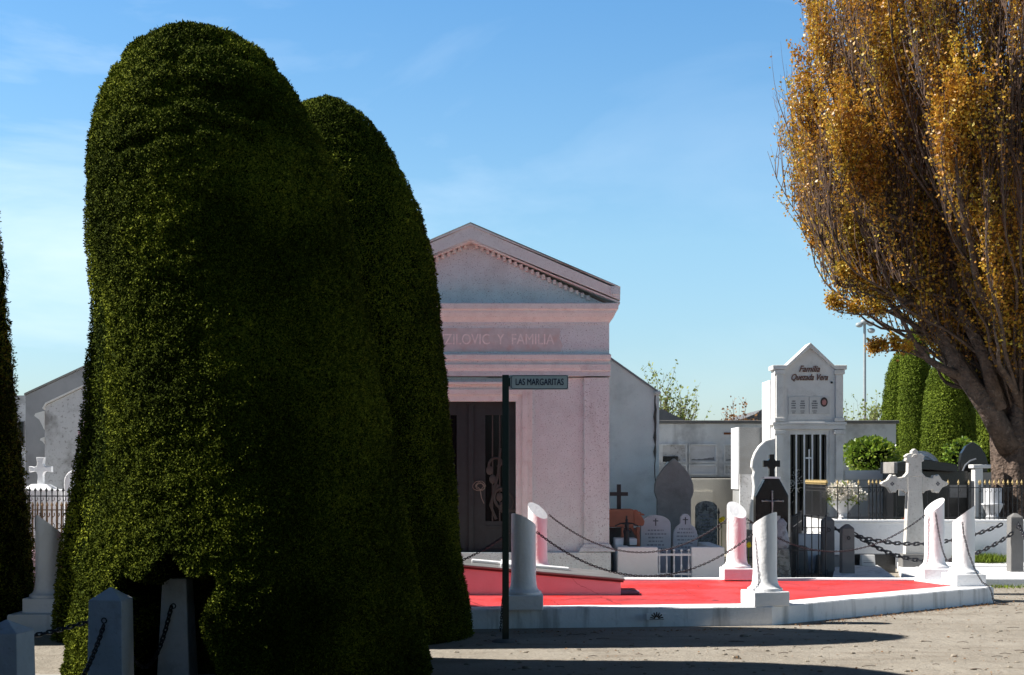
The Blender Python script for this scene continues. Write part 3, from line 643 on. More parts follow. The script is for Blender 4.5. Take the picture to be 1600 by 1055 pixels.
# ------------------------------------------------------------------ mausoleum
def mausoleum():
    D = 20.0; cx = X(735.5, D); t = thing('mausoleum', 'large stuccoed mausoleum with triangular pediment and dark double door', 'mausoleum', (cx, D, 0))
    def z(py): return Z(py, D)
    def x(px): return X(px, D)-cx
    hw = x(952); Dp = 3.6
    # main wall, with the door opening
    dx0, dx1, dz0, dz1 = -x(806), x(806), z(866), z(627)
    w = MB(); w.box(-hw+.004, dx0, .05, Dp, 0, z(590)); w.box(dx1, hw-.004, .05, Dp, 0, z(590)); w.box(dx0, dx1, .05, Dp, dz1, z(590)); w.box(dx0, dx1, .051, Dp-.01, 0, dz0); w.box(dx0, dx1, .5, Dp-.02, dz0, dz1)
    w.build('wall', M_stucco, t)
    MB().box(-hw-.02, hw+.02, -.04, .045, 0, z(863)).build('base_course', M_stucco, t, bevel=.01)
    for s in (-1, 1):
        a, b = sorted((s*x(913), s*hw))
        p = MB(); p.box(a, b, -.005, .048, z(850), z(590))
        p.frus(b-a+.16, .12, b-a+.10, .10, z(862)+.001, z(856), (a+b)/2-s*.03*0, .0); p.frus(b-a+.09, .09, b-a+.01, .06, z(856)+.0005, z(850)-.0005, (a+b)/2, .0)
        p.build('pilaster', M_stucco, t, bevel=.004)
        cap = MB(); cap.box(a-.02, b+.012, -.03, .048, z(588), z(580)); cap.box(a-.045, b+.02, -.05, .048, z(580)+.0005, z(572)); cap.build('pilaster_capital', M_stuccotrim, t, bevel=.006)
    def mould(name, prof, a, b, m):
        mb = MB(); n = len(prof)
        mb.v = [(a-(-q[0]) * 0 + (-(-q[0])*0), q[0], q[1]) for q in prof]; mb.v = []
        # profile = (projection, z); mitred returns at both ends
        for k, (pr, zz) in enumerate(prof): mb.v += [(a-pr, .3, zz), (a-pr, -pr, zz), (b+pr, -pr, zz), (b+pr, .3, zz)]
        for k in range(n-1):
            for q in range(3): mb.f.append((k*4+q, k*4+q+1, (k+1)*4+q+1, (k+1)*4+q))
        mb.f += [(0, 1, 2, 3), tuple((n-1)*4+q for q in (3, 2, 1, 0))]
        for k in range(n-1): mb.f.append((k*4+3, k*4, (k+1)*4, (k+1)*4+3))
        return mb.build(name, m, t)
    mould('architrave', [(.045, z(588)), (.03, z(580)), (.045, z(576)), (.05, z(570)), (.02, z(569)), (.02, z(563)), (.05, z(562)), (.055, z(555)), (.03, z(552.5))], -hw+.03, hw-.03, M_stuccotrim)
    fr = MB(); fr.box(-hw, hw, .003, Dp, z(552.5)+.0005, z(490)); fr.build('frieze', M_stucco, t)
    MB().box(-hw+.003, hw-.003, -.012, .002, z(507), z(491)).build('frieze_band', M_stucco, t, bevel=.004)
    px0, px1 = -x(876), x(876)
    pt = MB(); rn = random.Random(4); top, bot = [], []
    for k in range(31):
        u = k/30; xx = px0+(px1-px0)*u
        top.append((xx, z(513)+rn.uniform(-.004, .004))); bot.append((xx, z(550)+rn.uniform(-.008, .008)))
    pt.prism_xz(bot+[(px1+.03, z(540)), (px1-.02, z(528))]+top[::-1], -.0005, .004); pt.build('inscription_panel', M_patch, t)
    text_mesh('lettering', 'VZILOVIC  Y  FAMILIA', .215, (x(866), -.0015, z(531)), M_faded, t, .001, align='RIGHT', sx=.80, bold=.0018)
    mould('cornice', [(.005, z(505)), (.03, z(500)), (.06, z(496)), (.085, z(490)), (.085, z(486)), (.12, z(484)), (.125, z(476)), (.10, z(474.5))], -hw, hw, M_stuccotrim)
    # pediment
    za = z(378); zb = z(476)
    ty = MB(); ty.prism_xz([(-hw, zb), (hw, zb), (0, za)], .10, .4); ty.build('tympanum', M_stucco, t)
    apx, endx = 0, x(968)
    for s in (-1, 1):
        rk = MB(); up = [(0, z(352)), (s*endx, z(452))]; lo = [(s*endx, z(474)), (0, z(379))]
        def para(o1, o2, y0): # offsets from top and bottom
            poly = [(up[0][0], up[0][1]-o1), (up[1][0], up[1][1]-o1), (lo[0][0], lo[0][1]+o2), (lo[1][0], lo[1][1]+o2)]
            rk.prism_xz(poly if s < 0 else poly[::-1], y0, .35)
        para(0, .215, -.14); para(.0305, .03, -.122); para(.215, .008, -.10)
        rk.build('raking_cornice', M_stuccotrim, t)
        d0 = MB().box(-.022, .022, .05, .11, -.035, .03).build('dentil', M_stuccotrim, t, bevel=.004); n = 24
        for k in range(1, n-2):
            loc = (s*(hw*.97)*k/n, 0, za-(za-zb)*(k/n)-.005)
            if k == 1: d0.location = loc
            else: copyobj(d0, t, loc)
        a_, b_ = sorted((s*(endx-.13), s*(endx+.002)))
        MB().box(a_, b_, -.135, .3, z(462), z(449)).build('corner_block', M_stucco, t, bevel=.004)
        rf = MB(); poly = [(0, z(352)+.002), (s*(endx), z(452)+.002), (s*(endx), z(452)+.03), (0, z(352)+.03)]
        rf.prism_xz(poly if s < 0 else poly[::-1], -.08, Dp+.1); rf.build('roof', M_concrete, t)
    MB().prism_xz([(-hw, zb), (hw, zb), (0, za)], Dp-.3, Dp).build('rear_gable', M_stucco, t)
    # door surround
    def surround(name, i, o, y0, m):
        mb = MB(); zi, zo = dz1+i, dz1+o
        mb.box(dx0-o, dx0-i, y0, .049, z(863)+.001, zo); mb.box(dx1+i, dx1+o, y0, .049, z(863)+.001, zo); mb.box(dx0-i, dx1+i, y0, .049, zi, zo)
        return mb.build(name, m, t, bevel=.004)
    surround('door_frame', 0, .09, .0, M_stuccotrim); surround('door_moulding', .0902, .17, -.03, M_stuccotrim); surround('outer_moulding', .1702, .235, -.008, M_stuccotrim)
    MB().box(dx0-.26, dx1+.26, -.07, .049, dz1+.236, dz1+.275).build('door_hood', M_stuccotrim, t, bevel=.008)
    # door leaves
    for s in (-1, 1):
        W2 = dx1-.004; a, b = (0.003, W2) if s > 0 else (-W2, -.003)
        e0, e1 = sorted((s*x(758), s*x(792))); g0, g1 = z(815), z(648)
        lf = MB(); y0, y1 = .14, .18; zt, zb_ = dz1-.004, dz0+.004
        lf.box(a, e0, y0, y1, zb_, zt); lf.box(e1, b, y0, y1, zb_, zt); lf.box(e0, e1, y0+.001, y1, g1, zt); lf.box(e0, e1, y0+.001, y1, zb_, g0)
        lf.box(e0-.0, e1, y0-.012, y0, z(858), z(853)); lf.box(e0, e1, y0-.012, y0, z(826), z(822))
        leaf = lf.build('door_leaf', M_door, t, bevel=.004)
        MB().box(e0, e1, y1-.012, y1-.006, g0, g1).build('glass_pane', M_glass, leaf)
        gr = MB()
        for k in range(1, 3):
            xx = e0+(e1-e0)*k/3; gr.box(xx-.010, xx+.010, y0+.008, y0+.02, g0, g1)
        mx_ = s*(abs(e0+e1)/2)
        def arc(cx_, cz, r0, r1, a0, a1, n=22): return [(cx_+s*(r0+(r1-r0)*k/n)*math.cos(R(a0+(a1-a0)*k/n)), y0+.004, cz+(r0+(r1-r0)*k/n)*math.sin(R(a0+(a1-a0)*k/n))) for k in range(n+1)]
        gw = abs(e1-e0)
        zc = z(770); gr.tube(arc(mx_+s*gw*.42, zc, .02, .30, 80, 310), .022, 6); gr.tube(arc(mx_+s*gw*.30, z(790), .02, .22, -200, 100), .018, 6)
        gr.tube(arc(mx_+s*.02, z(725), .015, .13, -90, 200), .02, 6); gr.tube([(mx_+s*.06, y0+.004, z(700)), (mx_+s*.03, y0+.004, z(740)), (mx_-s*.08, y0+.004, z(790)), (mx_, y0+.004, z(812))], .02, 6)
        for q in range(5): gr.ball((e0+gw*(.2+.15*q), y0+.004, z(735+14*q)), .045, 8, (1.2, .3, 1.5))
        gr.build('scroll_grille', M_grille, leaf)
    MB().box(-.035, .035, .115, .139, dz0+.01, dz1-.05).build('meeting_stile', M_door, t, bevel=.006)
    MB().box(-.055, .055, .105, .139, dz1-.049, dz1-.01).build('stile_cap', M_door, t, bevel=.006)
    wr = MB(); rn = random.Random(2)
    for q in range(3):
        c = (x(748)+rn.uniform(-.02, .02), .11, z(760)); rr = .05+.02*q
        wr.tube([(c[0]+rr*math.cos(a)+rn.uniform(-.01, .01), .11+.004*q, c[2]+rr*.8*math.sin(a)+rn.uniform(-.01, .01)) for a in np.linspace(0, 6.28, 12)], .005, 5)
    wr.tube([(x(750), .108, z(765)), (x(752), .108, z(778)), (x(756), .108, z(787))], .006, 5)
    wr.build('twig_wreath', mat('dry_wreath', (.25, .22, .18), .8, .3, 40, 0), t)
mausoleum()

# ------------------------------------------------------------------ background buildings
def gable_wall():
    d = 23.6; t = thing('grey_building', 'plain grey rendered building with a sloping top behind the mausoleum', 'building', (X(990, d), d, 0))
    a, b = X(760, d)-X(990, d), X(1030, d)-X(990, d)
    sl_ = (Z(615, d)-Z(560, d))/(X(1030, d)-X(952, d))
    zt = lambda xx: Z(615, d)+(xx-b)*sl_
    MB().prism_xz([(a, 0), (b, 0), (b, zt(b)), (a, zt(a))], 0, 3.0).build('wall', M_greywall, t)
    MB().prism_xz([(a, zt(a)+.001), (b+.0, zt(b)+.001), (b+.0, zt(b)+.035), (a, zt(a)+.035)], -.03, 3.03).build('coping', M_darkwall, t)
    cr_ = MB(); rn = random.Random(7); pts = []
    xx = X(1024, d)-X(990, d)
    for k in range(14): pts.append((xx+rn.uniform(-.012, .012), -.004, Z(618+11*k, d)))
    cr_.tube(pts, [rn.uniform(.008, .03) if k < 9 else .008 for k in range(14)], 5); cr_.build('crack', mat('dark_crack', (.09, .085, .08), .95, .3, 20, 0), t)
    dp = MB(); dp.ball((xx+.03, -.04, Z(614, d)), .05, 10, (1.3, 1, .8)); dp.build('gutter_end', M_chapel, t)
gable_wall()
def columbarium():
    d = 30; t = thing('niche_wall', 'weathered white burial niche wall behind the graves', 'niche wall', (X(1088, d), d, 0)); o = X(1088, d)
    x0, x1 = X(985, d)-o, X(1400, d)-o
    MB().box(x0, x1, 0, 2.2, 0, Z(662, d)).build('wall', M_niche, t)
    MB().box(x0-.05, x1+.05, -.08, 2.25, Z(662, d)+.001, Z(657, d)).build('coping', M_concrete, t, bevel=.01)
    MB().box(x0, x1, -.25, -.002, 0, Z(745, d)).build('ledge', M_concrete, t)
    cols = [(1003, 1030), (1035, 1071), (1078, 1118), (1133, 1172), (1180, 1220)]
    for ca, cb in cols:
        for (za, zb_) in ((696, 721), (728, 740)):
            a, b = X(ca, d)-o, X(cb, d)-o; t0, t1 = Z(za, d), Z(zb_, d); f = .03
            fr = MB(); fr.box(a-f, a, -.05, -.001, t1-f, t0+f); fr.box(b, b+f, -.05, -.001, t1-f, t0+f); fr.box(a, b, -.05, -.001, t0, t0+f); fr.box(a, b, -.05, -.001, t1-f, t1)
            nf = fr.build('niche_frame', M_niche, t)
            MB().box(a, b, -.012, -.001, t1, t0).build('niche_slab', M_oldwall if (ca+za) % 2 else M_marble, nf)
            if za < 700:
                st_ = MB(); rn = random.Random(ca); n = 16; lo = [(a+.03+(b-a-.06)*k/n, t1+.02) for k in range(n+1)]
                hi = [(p[0], t1+.035+abs(noise.noise((p[0]*9, 0, ca)))*.035+(k/n)**2*.05) for k, p in enumerate(lo)]
                if ca != 1035: st_.prism_xz(lo+hi[::-1], -.016, -.012); st_.build('low_dark_strip', M_darkwall, nf)  # dark strip along the bottom of the slab, rising to the right
                else: MB().box(a, a+(b-a)*.66, -.05, -.013, Z(722, d), Z(713, d)).build('dark_opening', M_black, nf)
    MB().box(X(1131, d)-o, X(1142, d)-o, -.02, -.001, Z(679, d), Z(676, d)).build('rust_patch', M_orange, t)
    return t
columbarium()
d = 28.5
o = MB().box(-1.1, 1.1, 0, .2, 0, Z(748, d)).build('low_wall', M_beige, bevel=.01); o.location = (X(1130, d), d, 0); tag(o, 'plain beige low wall below the burial niches', 'wall')
bx = MB().box(-.25, .25, -.05, 0, 0, Z(768, d)).build('wall_plate', M_beige, o); bx.location = (X(1094, d)-X(1130, d), 0, 0)
# far roofs
def far_roof(label, pts, d, dep, m):
    c = X(sum(p[0] for p in pts)/len(pts), d)
    o = MB().prism_xz([(X(a, d)-c, Z(b, d)) for a, b in pts], 0, dep).build('hall_roof', m); t = thing('distant_building', label, 'building', (c, d, 0)); o.parent = t
    xs = [X(a, d)-c for a, b in pts]; zs = [Z(b, d) for a, b in pts]
    MB().box(min(xs)+.2, max(xs)-.2, .1, dep-.1, 0, min(zs)-.002).build('wall', M_darkwall, t)
far_roof('distant building with a bluish grey pitched roof behind the niche wall', [(1000, 664), (1086, 664), (1060, 652), (1034, 639), (1010, 650)], 40, 6, M_roofdark)
far_roof('distant building with a dark rounded roof left of the small white chapel', [(1128, 664), (1215, 664), (1212, 646), (1202, 637), (1190, 640), (1180, 647), (1165, 653)], 38, 5, M_roofdark)
def white_block():
    d = 27.2; o = X(1170, d); t = thing('white_vault', 'tall grey vault with its sunlit side put in as a white panel left of the chapel', 'burial vault', (o, d, 0))
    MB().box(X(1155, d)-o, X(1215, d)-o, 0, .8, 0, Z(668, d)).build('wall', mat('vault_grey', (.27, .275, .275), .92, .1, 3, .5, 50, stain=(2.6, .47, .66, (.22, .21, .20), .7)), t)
    MB().box(X(1155, d)-o-.03, X(1155, d)-o-.001, -.012, .82, Z(765, d), Z(667.5, d)).build('sunlit_side_panel', M_white, t, bevel=.01)  # white panel stands in for sunlight on the vault's left side
    MB().box(X(1155, d)-o, X(1215, d)-o, -.10, -.002, 0, Z(741, d)).build('step', M_oldwall, t)
white_block()
def curved_stone():
    d = 25.6; o = X(1186, d); t = thing('headstone', 'tall pale scroll-sided headstone just left of the white chapel', 'headstone', (o, d, 0))
    pts = [(1172, 830), (1212, 830), (1212, 684), (1196, 688), (1186, 697), (1179, 708), (1175, 720), (1174, 730), (1178, 737), (1176, 745), (1178, 760), (1176, 780), (1173, 792)]
    MB().prism_xz([(X(a, d)-o, Z(b, d)) for a, b in pts], 0, .15).build('slab', M_chapel, t, bevel=.02)
    MB().box(-.3, .5, -.06, .2, 0, Z(828, d)).build('base', M_concrete, t)
curved_stone()

def chapel():
    d = 26.0; o = X(1264, d); t = thing('small_chapel', 'small white family chapel with pointed gable and script lettering', 'chapel', (o, d, 0))
    x = lambda p: X(p, d)-o
    z = lambda p: Z(p, d)
    a, b = x(1208), x(1320)
    w = MB()
    w.prism_xz([(a+.03, z(660)), (b-.03, z(660)), (b-.03, z(576)), (x(1304), z(576)), (x(1265), z(543)), (x(1226), z(576)), (a+.03, z(576))], .0, .35)
    dx0, dx1, dzt = x(1231), x(1296), z(673)
    w.box(a+.03, dx0, .0, .35, 0, z(660)-.001); w.box(dx1, b-.03, .0, .35, 0, z(660)-.001); w.box(dx0, dx1, .0, .35, dzt, z(660)-.001); w.box(dx0, dx1, .001, .35, 0, z(838))
    w.build('front_wall', M_chapel, t)
    bb = MB(); bb.box(a+.0, b-.04, .351, 1.15, 0, z(592)); bb.build('chamber', M_white, t)
    cp = MB()
    cop = [(a-.02, z(578)), (a-.02, z(571)), (x(1228), z(571)), (x(1265), z(536)), (x(1302), z(571)), (b+.02, z(571)), (b+.02, z(578)), (x(1305), z(578)), (x(1265), z(544)), (x(1225), z(578))]
    cp.prism_xz(cop[::-1], -.09, .36); cp.build('coping', M_chapel, t, bevel=.008)
    MB().box(a-.02, b+.02, -.08, .34, z(664), z(659.5)).build('middle_cornice', M_chapel, t, bevel=.008)
    MB().box(a, b, -.055, -.002, z(671), z(664.3)).build('lintel', M_chapel, t, bevel=.005)
    for s, p0, p1 in ((0, 1212, 1223), (1, 1305, 1316)):
        for (t0, t1) in ((578.5, 659), (672, 836)):
            q = MB(); q.box(x(p0), x(p1), -.06, -.001, z(t1)+.07, z(t0)-.08)
            q.box(x(p0)-.03, x(p1)+.03, -.085, -.001, z(t0)-.079, z(t0)-.002); q.box(x(p0)-.03, x(p1)+.03, -.085, -.001, z(t1)+.002, z(t1)+.069)
            q.build('pilaster', M_chapel, t, bevel=.006)
    MB().box(x(1231), x(1297), -.012, -.001, z(656), z(607)).build('tablet_panel', M_chapel, t)
    for p0, p1 in ((1231.5, 1262), (1264.5, 1296)):
        pl = MB().box(x(p0), x(p1), -.03, -.0125, z(647), z(620)).build('plaque', M_plaque, t, bevel=.003)
        rn = random.Random(p0)
        tx = MB(); cols = ((p0+8, 9), (p0+22, 9)) if p0 < 1240 else ((p0+8, 10),)
        for cc, wd in cols:
            for k, yy in enumerate((627, 630.5, 634, 637.5, 642, 645)):
                ww = wd*rn.uniform(.6, 1)*(.8 if k > 3 else 1)/2; xx = cc-ww
                while xx < cc+ww:
                    l_ = rn.uniform(.8, 1.8); tx.box(x(xx), x(min(xx+l_, cc+ww)), -.032, -.0305, z(yy+1.1), z(yy-(.9 if k < 4 else .2))); xx += l_+.5
        tx.build('inscription', M_inktext, pl)
    ov = MB(); cx_, cz = x(1287), z(628.5)
    ov.prism_xz([(cx_+.066*math.cos(a_), cz+.088*math.sin(a_)) for a_ in np.linspace(0, 2*math.pi, 20, endpoint=False)], -.04, -.0305); oo = ov.build('portrait_oval', M_hair, t)
    MB().prism_xz([(cx_+.040*math.cos(a_), cz-.005+.055*math.sin(a_)) for a_ in np.linspace(0, 2*math.pi, 16, endpoint=False)], -.043, -.0405).build('portrait', M_skin, oo)
    text_mesh('lettering', 'Familia', .165, (x(1264), -.014, z(577)), M_bronze, t, .008, shear=.4, sx=.85, offset=.0015)
    text_mesh('lettering', 'Quezada Vera', .165, (x(1264), -.014, z(590)), M_bronze, t, .008, shear=.4, sx=.72, offset=.0015)
    MB().ball((x(1299), -.03, z(598)), .022, 8).build('lamp_hook', M_black, t)
    # door
    fr = MB(); f = .05
    fr.box(dx0, dx0+f, .02, .06, z(838), dzt); fr.box(dx1-f, dx1, .02, .06, z(838), dzt); fr.box(dx0+f, dx1-f, .02, .06, dzt-.07, dzt); fr.box(dx0+f, dx1-f, .02, .06, z(838), z(838)+.1)
    fd = fr.build('door', M_chapel, t)
    MB().box(dx0+f, dx1-f, .2, .21, z(838), dzt).build('glass_pane', M_glass, fd)
    br = MB()
    for k in range(4):
        xx = dx0+f+(dx1-dx0-2*f)*(k+.75)/4.5; br.box(xx-.014, xx+.014, .022, .045, z(838)+.05, dzt-.03)
    br.box(x(1263.6), x(1265.6), .01, .03, z(770), z(702)); br.box(x(1259), x(1269), .009, .031, z(717), z(714.5))
    br.build('bars', M_white, fd)
    st_ = MB().box(a-.1, b+.1, -.3, -.002, 0, z(838)-.02).build('step', M_concrete, t)
    fl = leafy('flowers', '', '', (x(1245), .12, z(755)), 90, (.12, .05, .3), .05, M_petal, 3, parent=fd)
chapel()

# light pole
def light_pole():
    d = 60; t = thing('floodlight_mast', 'tall thin grey mast with a cluster of floodlights on top', 'light mast', (X(1351, d), d, 0))
    MB().lathe([(.075, 0), (.06, Z(500, d)-.2), (.06, Z(500, d))], 10).build('mast', M_lamp, t)
    MB().box(-.28, .28, -.03, .03, Z(507, d), Z(505, d)).build('crossbar', M_lamp, t)
    for dx, py in ((-9, 508), (9, 506), (10, 517), (-1, 503)):
        l_ = MB(); l_.ball((0, 0, 0), .15, 10, (1.1, .9, .75)); l_.tube([(-.02*dx/9, 0, .02), (-dx*.018, 0, .05)], .02, 6)
        o = l_.build('floodlight', M_lamp, t, smooth='all'); o.location = (dx*d/F, -.06, Z(py, d)); o.rotation_euler = (R(20), 0, 0)
light_pole()

# ------------------------------------------------------------------ trees
def grow_tree(name, label, cat, base, limbs, sub, leafm, barkm, leaves_per, leafsz, trunk_paths, seed, crown_ok=None, sub_len=(.8, 2.2), droop=.0, gate=None, twig_r=.012, spread=.34, group=None, maxsub=None):
    """limbs: list of [points],[radii] in local coordinates; sub branches rise from the outer part of every limb"""
    rng = random.Random(seed); nrg = np.random.default_rng(seed)
    t = thing(name, label, cat, base, 0, group)
    tk = MB()
    for pts, rr in trunk_paths: tk.tube(pts, rr, 14)
    tk.build('trunk', barkm, t, smooth='all')
    lb = MB(); tw = MB(); LP, LD = [], []
    for lm in limbs:
        pts, rr = lm[0], lm[1]; free = len(lm) > 2
        pts = [Vector(p) for p in pts]; lb.tube(pts, rr, 7)
        nseg = len(pts)-1; num = sub if not free else 26
        for k in range(num):
            u = rng.uniform(.22, 1)*nseg; i = min(int(u), nseg-1); p = pts[i].lerp(pts[i+1], u-i); tdir = (pts[i+1]-pts[i]).normalized()
            v = Vector((rng.gauss(0, spread), rng.gauss(0, spread), 1)); outw = Vector((p.x, p.y, 0)); outw = outw.normalized() if outw.length > .01 else outw
            v = (v+outw*rng.uniform(-.1, .3)+tdir*.35).normalized()
            ln = rng.uniform(*sub_len)*(.12 if free else 1); path = [p]; cur = p.copy(); vv = v.copy(); n = 6
            for q in range(n):
                vv = (vv+Vector((rng.gauss(0, .12), rng.gauss(0, .12), .14-droop))).normalized(); cur = cur+vv*ln/n; path.append(cur.copy())
            stray = rng.random() < .05 and (p.z > 4.6)
            if crown_ok and not free and not ((crown_ok(path[-1]) or stray) and crown_ok(p)): continue
            lp_ = leaves_per*(gate(path[3]) if gate and not free else 1.2 if free else 1)
            tw.tube(path, [twig_r*(1-.85*q/n) for q in range(n+1)], 3)
            for s_ in range(int(lp_*ln)):
                u2 = rng.random()**.75*n; j = min(int(u2), n-1); c = path[j].lerp(path[j+1], u2-j)
                LP.append((c.x+rng.gauss(0, .055), c.y+rng.gauss(0, .055), c.z+rng.gauss(0, .08))); LD.append((rng.gauss(0, .6), rng.gauss(0, .6), rng.gauss(.15, .6)))
            # small side twigs
            for s_ in range(3):
                u2 = rng.uniform(.2, .95)*n; j = min(int(u2), n-1); c = path[j].lerp(path[j+1], u2-j)
                w = (Vector((rng.gauss(0, .5), rng.gauss(0, .5), .9))).normalized()*rng.uniform(.15, .4)*(.35 if free else 1)
                tw.tube([c, c+w], [twig_r*.4, twig_r*.15], 3)
                for e in range(int(lp_*.35)):
                    q2 = c+w*rng.random(); LP.append((q2.x+rng.gauss(0, .04), q2.y+rng.gauss(0, .04), q2.z+rng.gauss(0, .04))); LD.append((rng.gauss(0, .6), rng.gauss(0, .6), rng.gauss(.15, .6)))
    lb.build('limbs', barkm, t, smooth='all'); tw.build('twigs', M_twig, t)
    LP = np.array(LP); LD = np.array(LD); n = len(LP)
    sz = leafsz*nrg.uniform(.6, 1.35, n); V, Q = leaf_quads(LP, LD, sz, sz*.72, nrg, .15)
    quads_mesh('crown', V, Q, [leafm], None, t)
    print(label, 'leaves', n)
    return t

def poplar():
    D = 26.0; bx_, by = 9.45, D; rng = random.Random(77)
    limbs = []
    # crown radius by height
    def cr_(z): return np.interp(z, [2.6, 3.4, 4.0, 4.6, 5.3, 6.2, 7.6, 9.0, 10.5, 12.5, 14.5], [.5, 1.3, 1.95, 2.7, 3.7, 4.6, 4.85, 4.75, 4.45, 3.4, 1.2])
    def ok(p): 
        r = math.hypot(p.x, p.y); return r < cr_(p.z)*(1+.26*noise.noise((p.x*.75, p.y*.75, p.z*.5)))+.12 and p.z < 14.2
    n = 300
    for k in range(n):
        az = rng.uniform(0, 2*math.pi) if rng.random() < .45 else rng.uniform(math.pi*.82, math.pi*1.75)
        ze = 3.7+(rng.random()**.85)*8.6; rr_ = cr_(ze)*(rng.random()**.42)*.97
        if rng.random() < .12: rr_ = cr_(ze)*1.0
        for _ in range(6):
            if not ok(Vector((rr_*1.06*math.cos(az), rr_*1.06*math.sin(az), ze))): rr_ *= .9
        z0 = rng.uniform(2.3, min(4.3, ze-.6)); 
        end = Vector((rr_*math.cos(az), rr_*math.sin(az), ze)); st_ = Vector((.22*math.cos(az), .22*math.sin(az), z0))
        reach = rr_; c1 = st_+Vector((reach*.42*math.cos(az), reach*.42*math.sin(az), reach*.55)); c2 = Vector((end.x*.93, end.y*.93, max(z0+.3, ze-(.8+.22*rr_))))
        pts = []
        for q in range(11):
            u = q/10; p = st_*(1-u)**3+c1*3*u*(1-u)**2+c2*3*u*u*(1-u)+end*u**3
            w = .10*math.sin(u*math.pi); p += Vector((noise.noise((k*1.7, u*3, 0)), noise.noise((k*1.7, u*3, 5)), noise.noise((k*1.7, u*3, 9))*.6))*w*2.4
            pts.append(p)
        r0 = rng.uniform(.028, .058) if rng.random() < .87 else rng.uniform(.08, .12)
        limbs.append((pts, [r0*(1-.86*q/10) for q in range(11)]))
    # the big leaning limbs seen on the left
    def L3(pp, rr, free=0): 
        out = [Vector((X(a, D+dy)-bx_, dy, Z(b, D+dy))) for a, b, dy in pp]; limbs.append((out, rr, 1) if free else (out, rr)); 
    L3([(1578, 700, -.3), (1545, 640, -.45), (1505, 585, -.5), (1470, 520, -.5), (1430, 470, -.5), (1395, 420, -.5), (1370, 350, -.5)], [.24, .20, .16, .12, .085, .055, .03])
    L3([(1510, 590, -.5), (1480, 580, -.6), (1450, 562, -.7), (1425, 530, -.7), (1410, 500, -.7), (1385, 470, -.7), (1340, 455, -.7)], [.10, .08, .06, .045, .035, .025, .012])
    L3([(1560, 640, -.5), (1540, 560, -.6), (1500, 480, -.7), (1470, 400, -.7), (1455, 300, -.7)], [.16, .13, .10, .07, .03])
    L3([(1500, 480, -.7), (1440, 478, -.75), (1385, 460, -.8), (1340, 440, -.8), (1300, 430, -.8)], [.05, .04, .03, .02, .01], 1)
    L3([(1450, 562, -.7), (1425, 552, -.75), (1400, 548, -.8), (1378, 549, -.8), (1362, 551, -.8)], [.03, .02, .014, .009, .005], 1)
    L3([(1425, 470, -.8), (1380, 490, -.85), (1345, 492, -.9), (1310, 488, -.9), (1292, 470, -.9)], [.03, .02, .014, .009, .005], 1)
    base = []
    trunk = []
    trunk.append(([(0, 0, -.1), (.0, -.02, .25), (-.05, 0, .8), (-.08, 0, 1.5), (-.12, 0, 2.3), (-.05, 0, 3.2), (0, 0, 4.5), (0, 0, 7)], [.78, .62, .50, .46, .45, .38, .26, .14]))
    for k in range(9):
        a = 2*math.pi*k/9; c, s = math.cos(a), math.sin(a)
        trunk.append(([(.62*c, .62*s, -.1), (.45*c, .45*s, .5), (.36*c-.06, .36*s, 1.4), (.38*c-.08, .38*s, 2.3), (.55*c, .55*s, 3.2)], [.22, .17, .15, .15, .09]))
    def gate(p):
        c = cr_(p.z); q = math.hypot(p.x, p.y)/max(.5, c); low = np.interp(p.z, [3, 4.5, 6.5, 9], [.5, .8, 1, 1])
        g = np.interp(q, [.35, .6, .85, 1.0], [.12, .55, 1.6, 1.3])*low
        return float(max(.04, min(1.15, .55+2.3*noise.noise((p.x*1.0, p.y*1.0, p.z*.55))))*g)
    t = grow_tree('autumn_poplar_tree', 'big gnarled tree with upright branches and orange gold leaves', 'tree', (bx_, by, 0), limbs, 44, M_poplar, M_bark, 36, .057, trunk, 5, ok, (.8, 2.1), spread=.17, twig_r=.012, gate=gate)
poplar()

def small_tree(name, label, cat, px, top, d, width, nl, leaf, seed, lp=9, ls=.10, h0=.8, sub=9):
    rng = random.Random(seed); H = Z(top, d); w = width*d/F; limbs = []
    for k in range(nl):
        az = rng.uniform(0, 6.28); r = w/2*rng.random()**.5; ze = H*(1-.35*(r/(w/2))**2)*rng.uniform(.72, .92)
        limbs.append(([Vector((.1*math.cos(az), .1*math.sin(az), h0)), Vector((r*.5*math.cos(az), r*.5*math.sin(az), h0+(ze-h0)*.4)), Vector((r*.85*math.cos(az), r*.85*math.sin(az), h0+(ze-h0)*.75)), Vector((r*math.cos(az), r*math.sin(az), ze))], [.05, .035, .02, .008]))
    return grow_tree(name, label, cat, (X(px, d), d, 0), limbs, sub, leaf, M_bark, lp, ls, [([(0, 0, -.1), (0, 0, h0*.5), (0, 0, h0+.3)], [.14, .11, .07])], seed, None, (.5, 1.3), spread=.45, twig_r=.012)
small_tree('budding_tree', 'sparse budding tree with thin twigs behind the grey building', 'tree', 1025, 588, 44, 150, 44, M_spring, 15, 8, .10)
small_tree('shrub', 'airy pale green shrub rising behind the wall beside the mast', 'shrub', 1345, 628, 42, 90, 26, M_spring, 18, 9, .09)
small_tree('shrub', 'small reddish brown shrub on top of the vault roofline', 'shrub', 1155, 642, 37, 26, 12, M_brownleaf, 19, 10, .08)

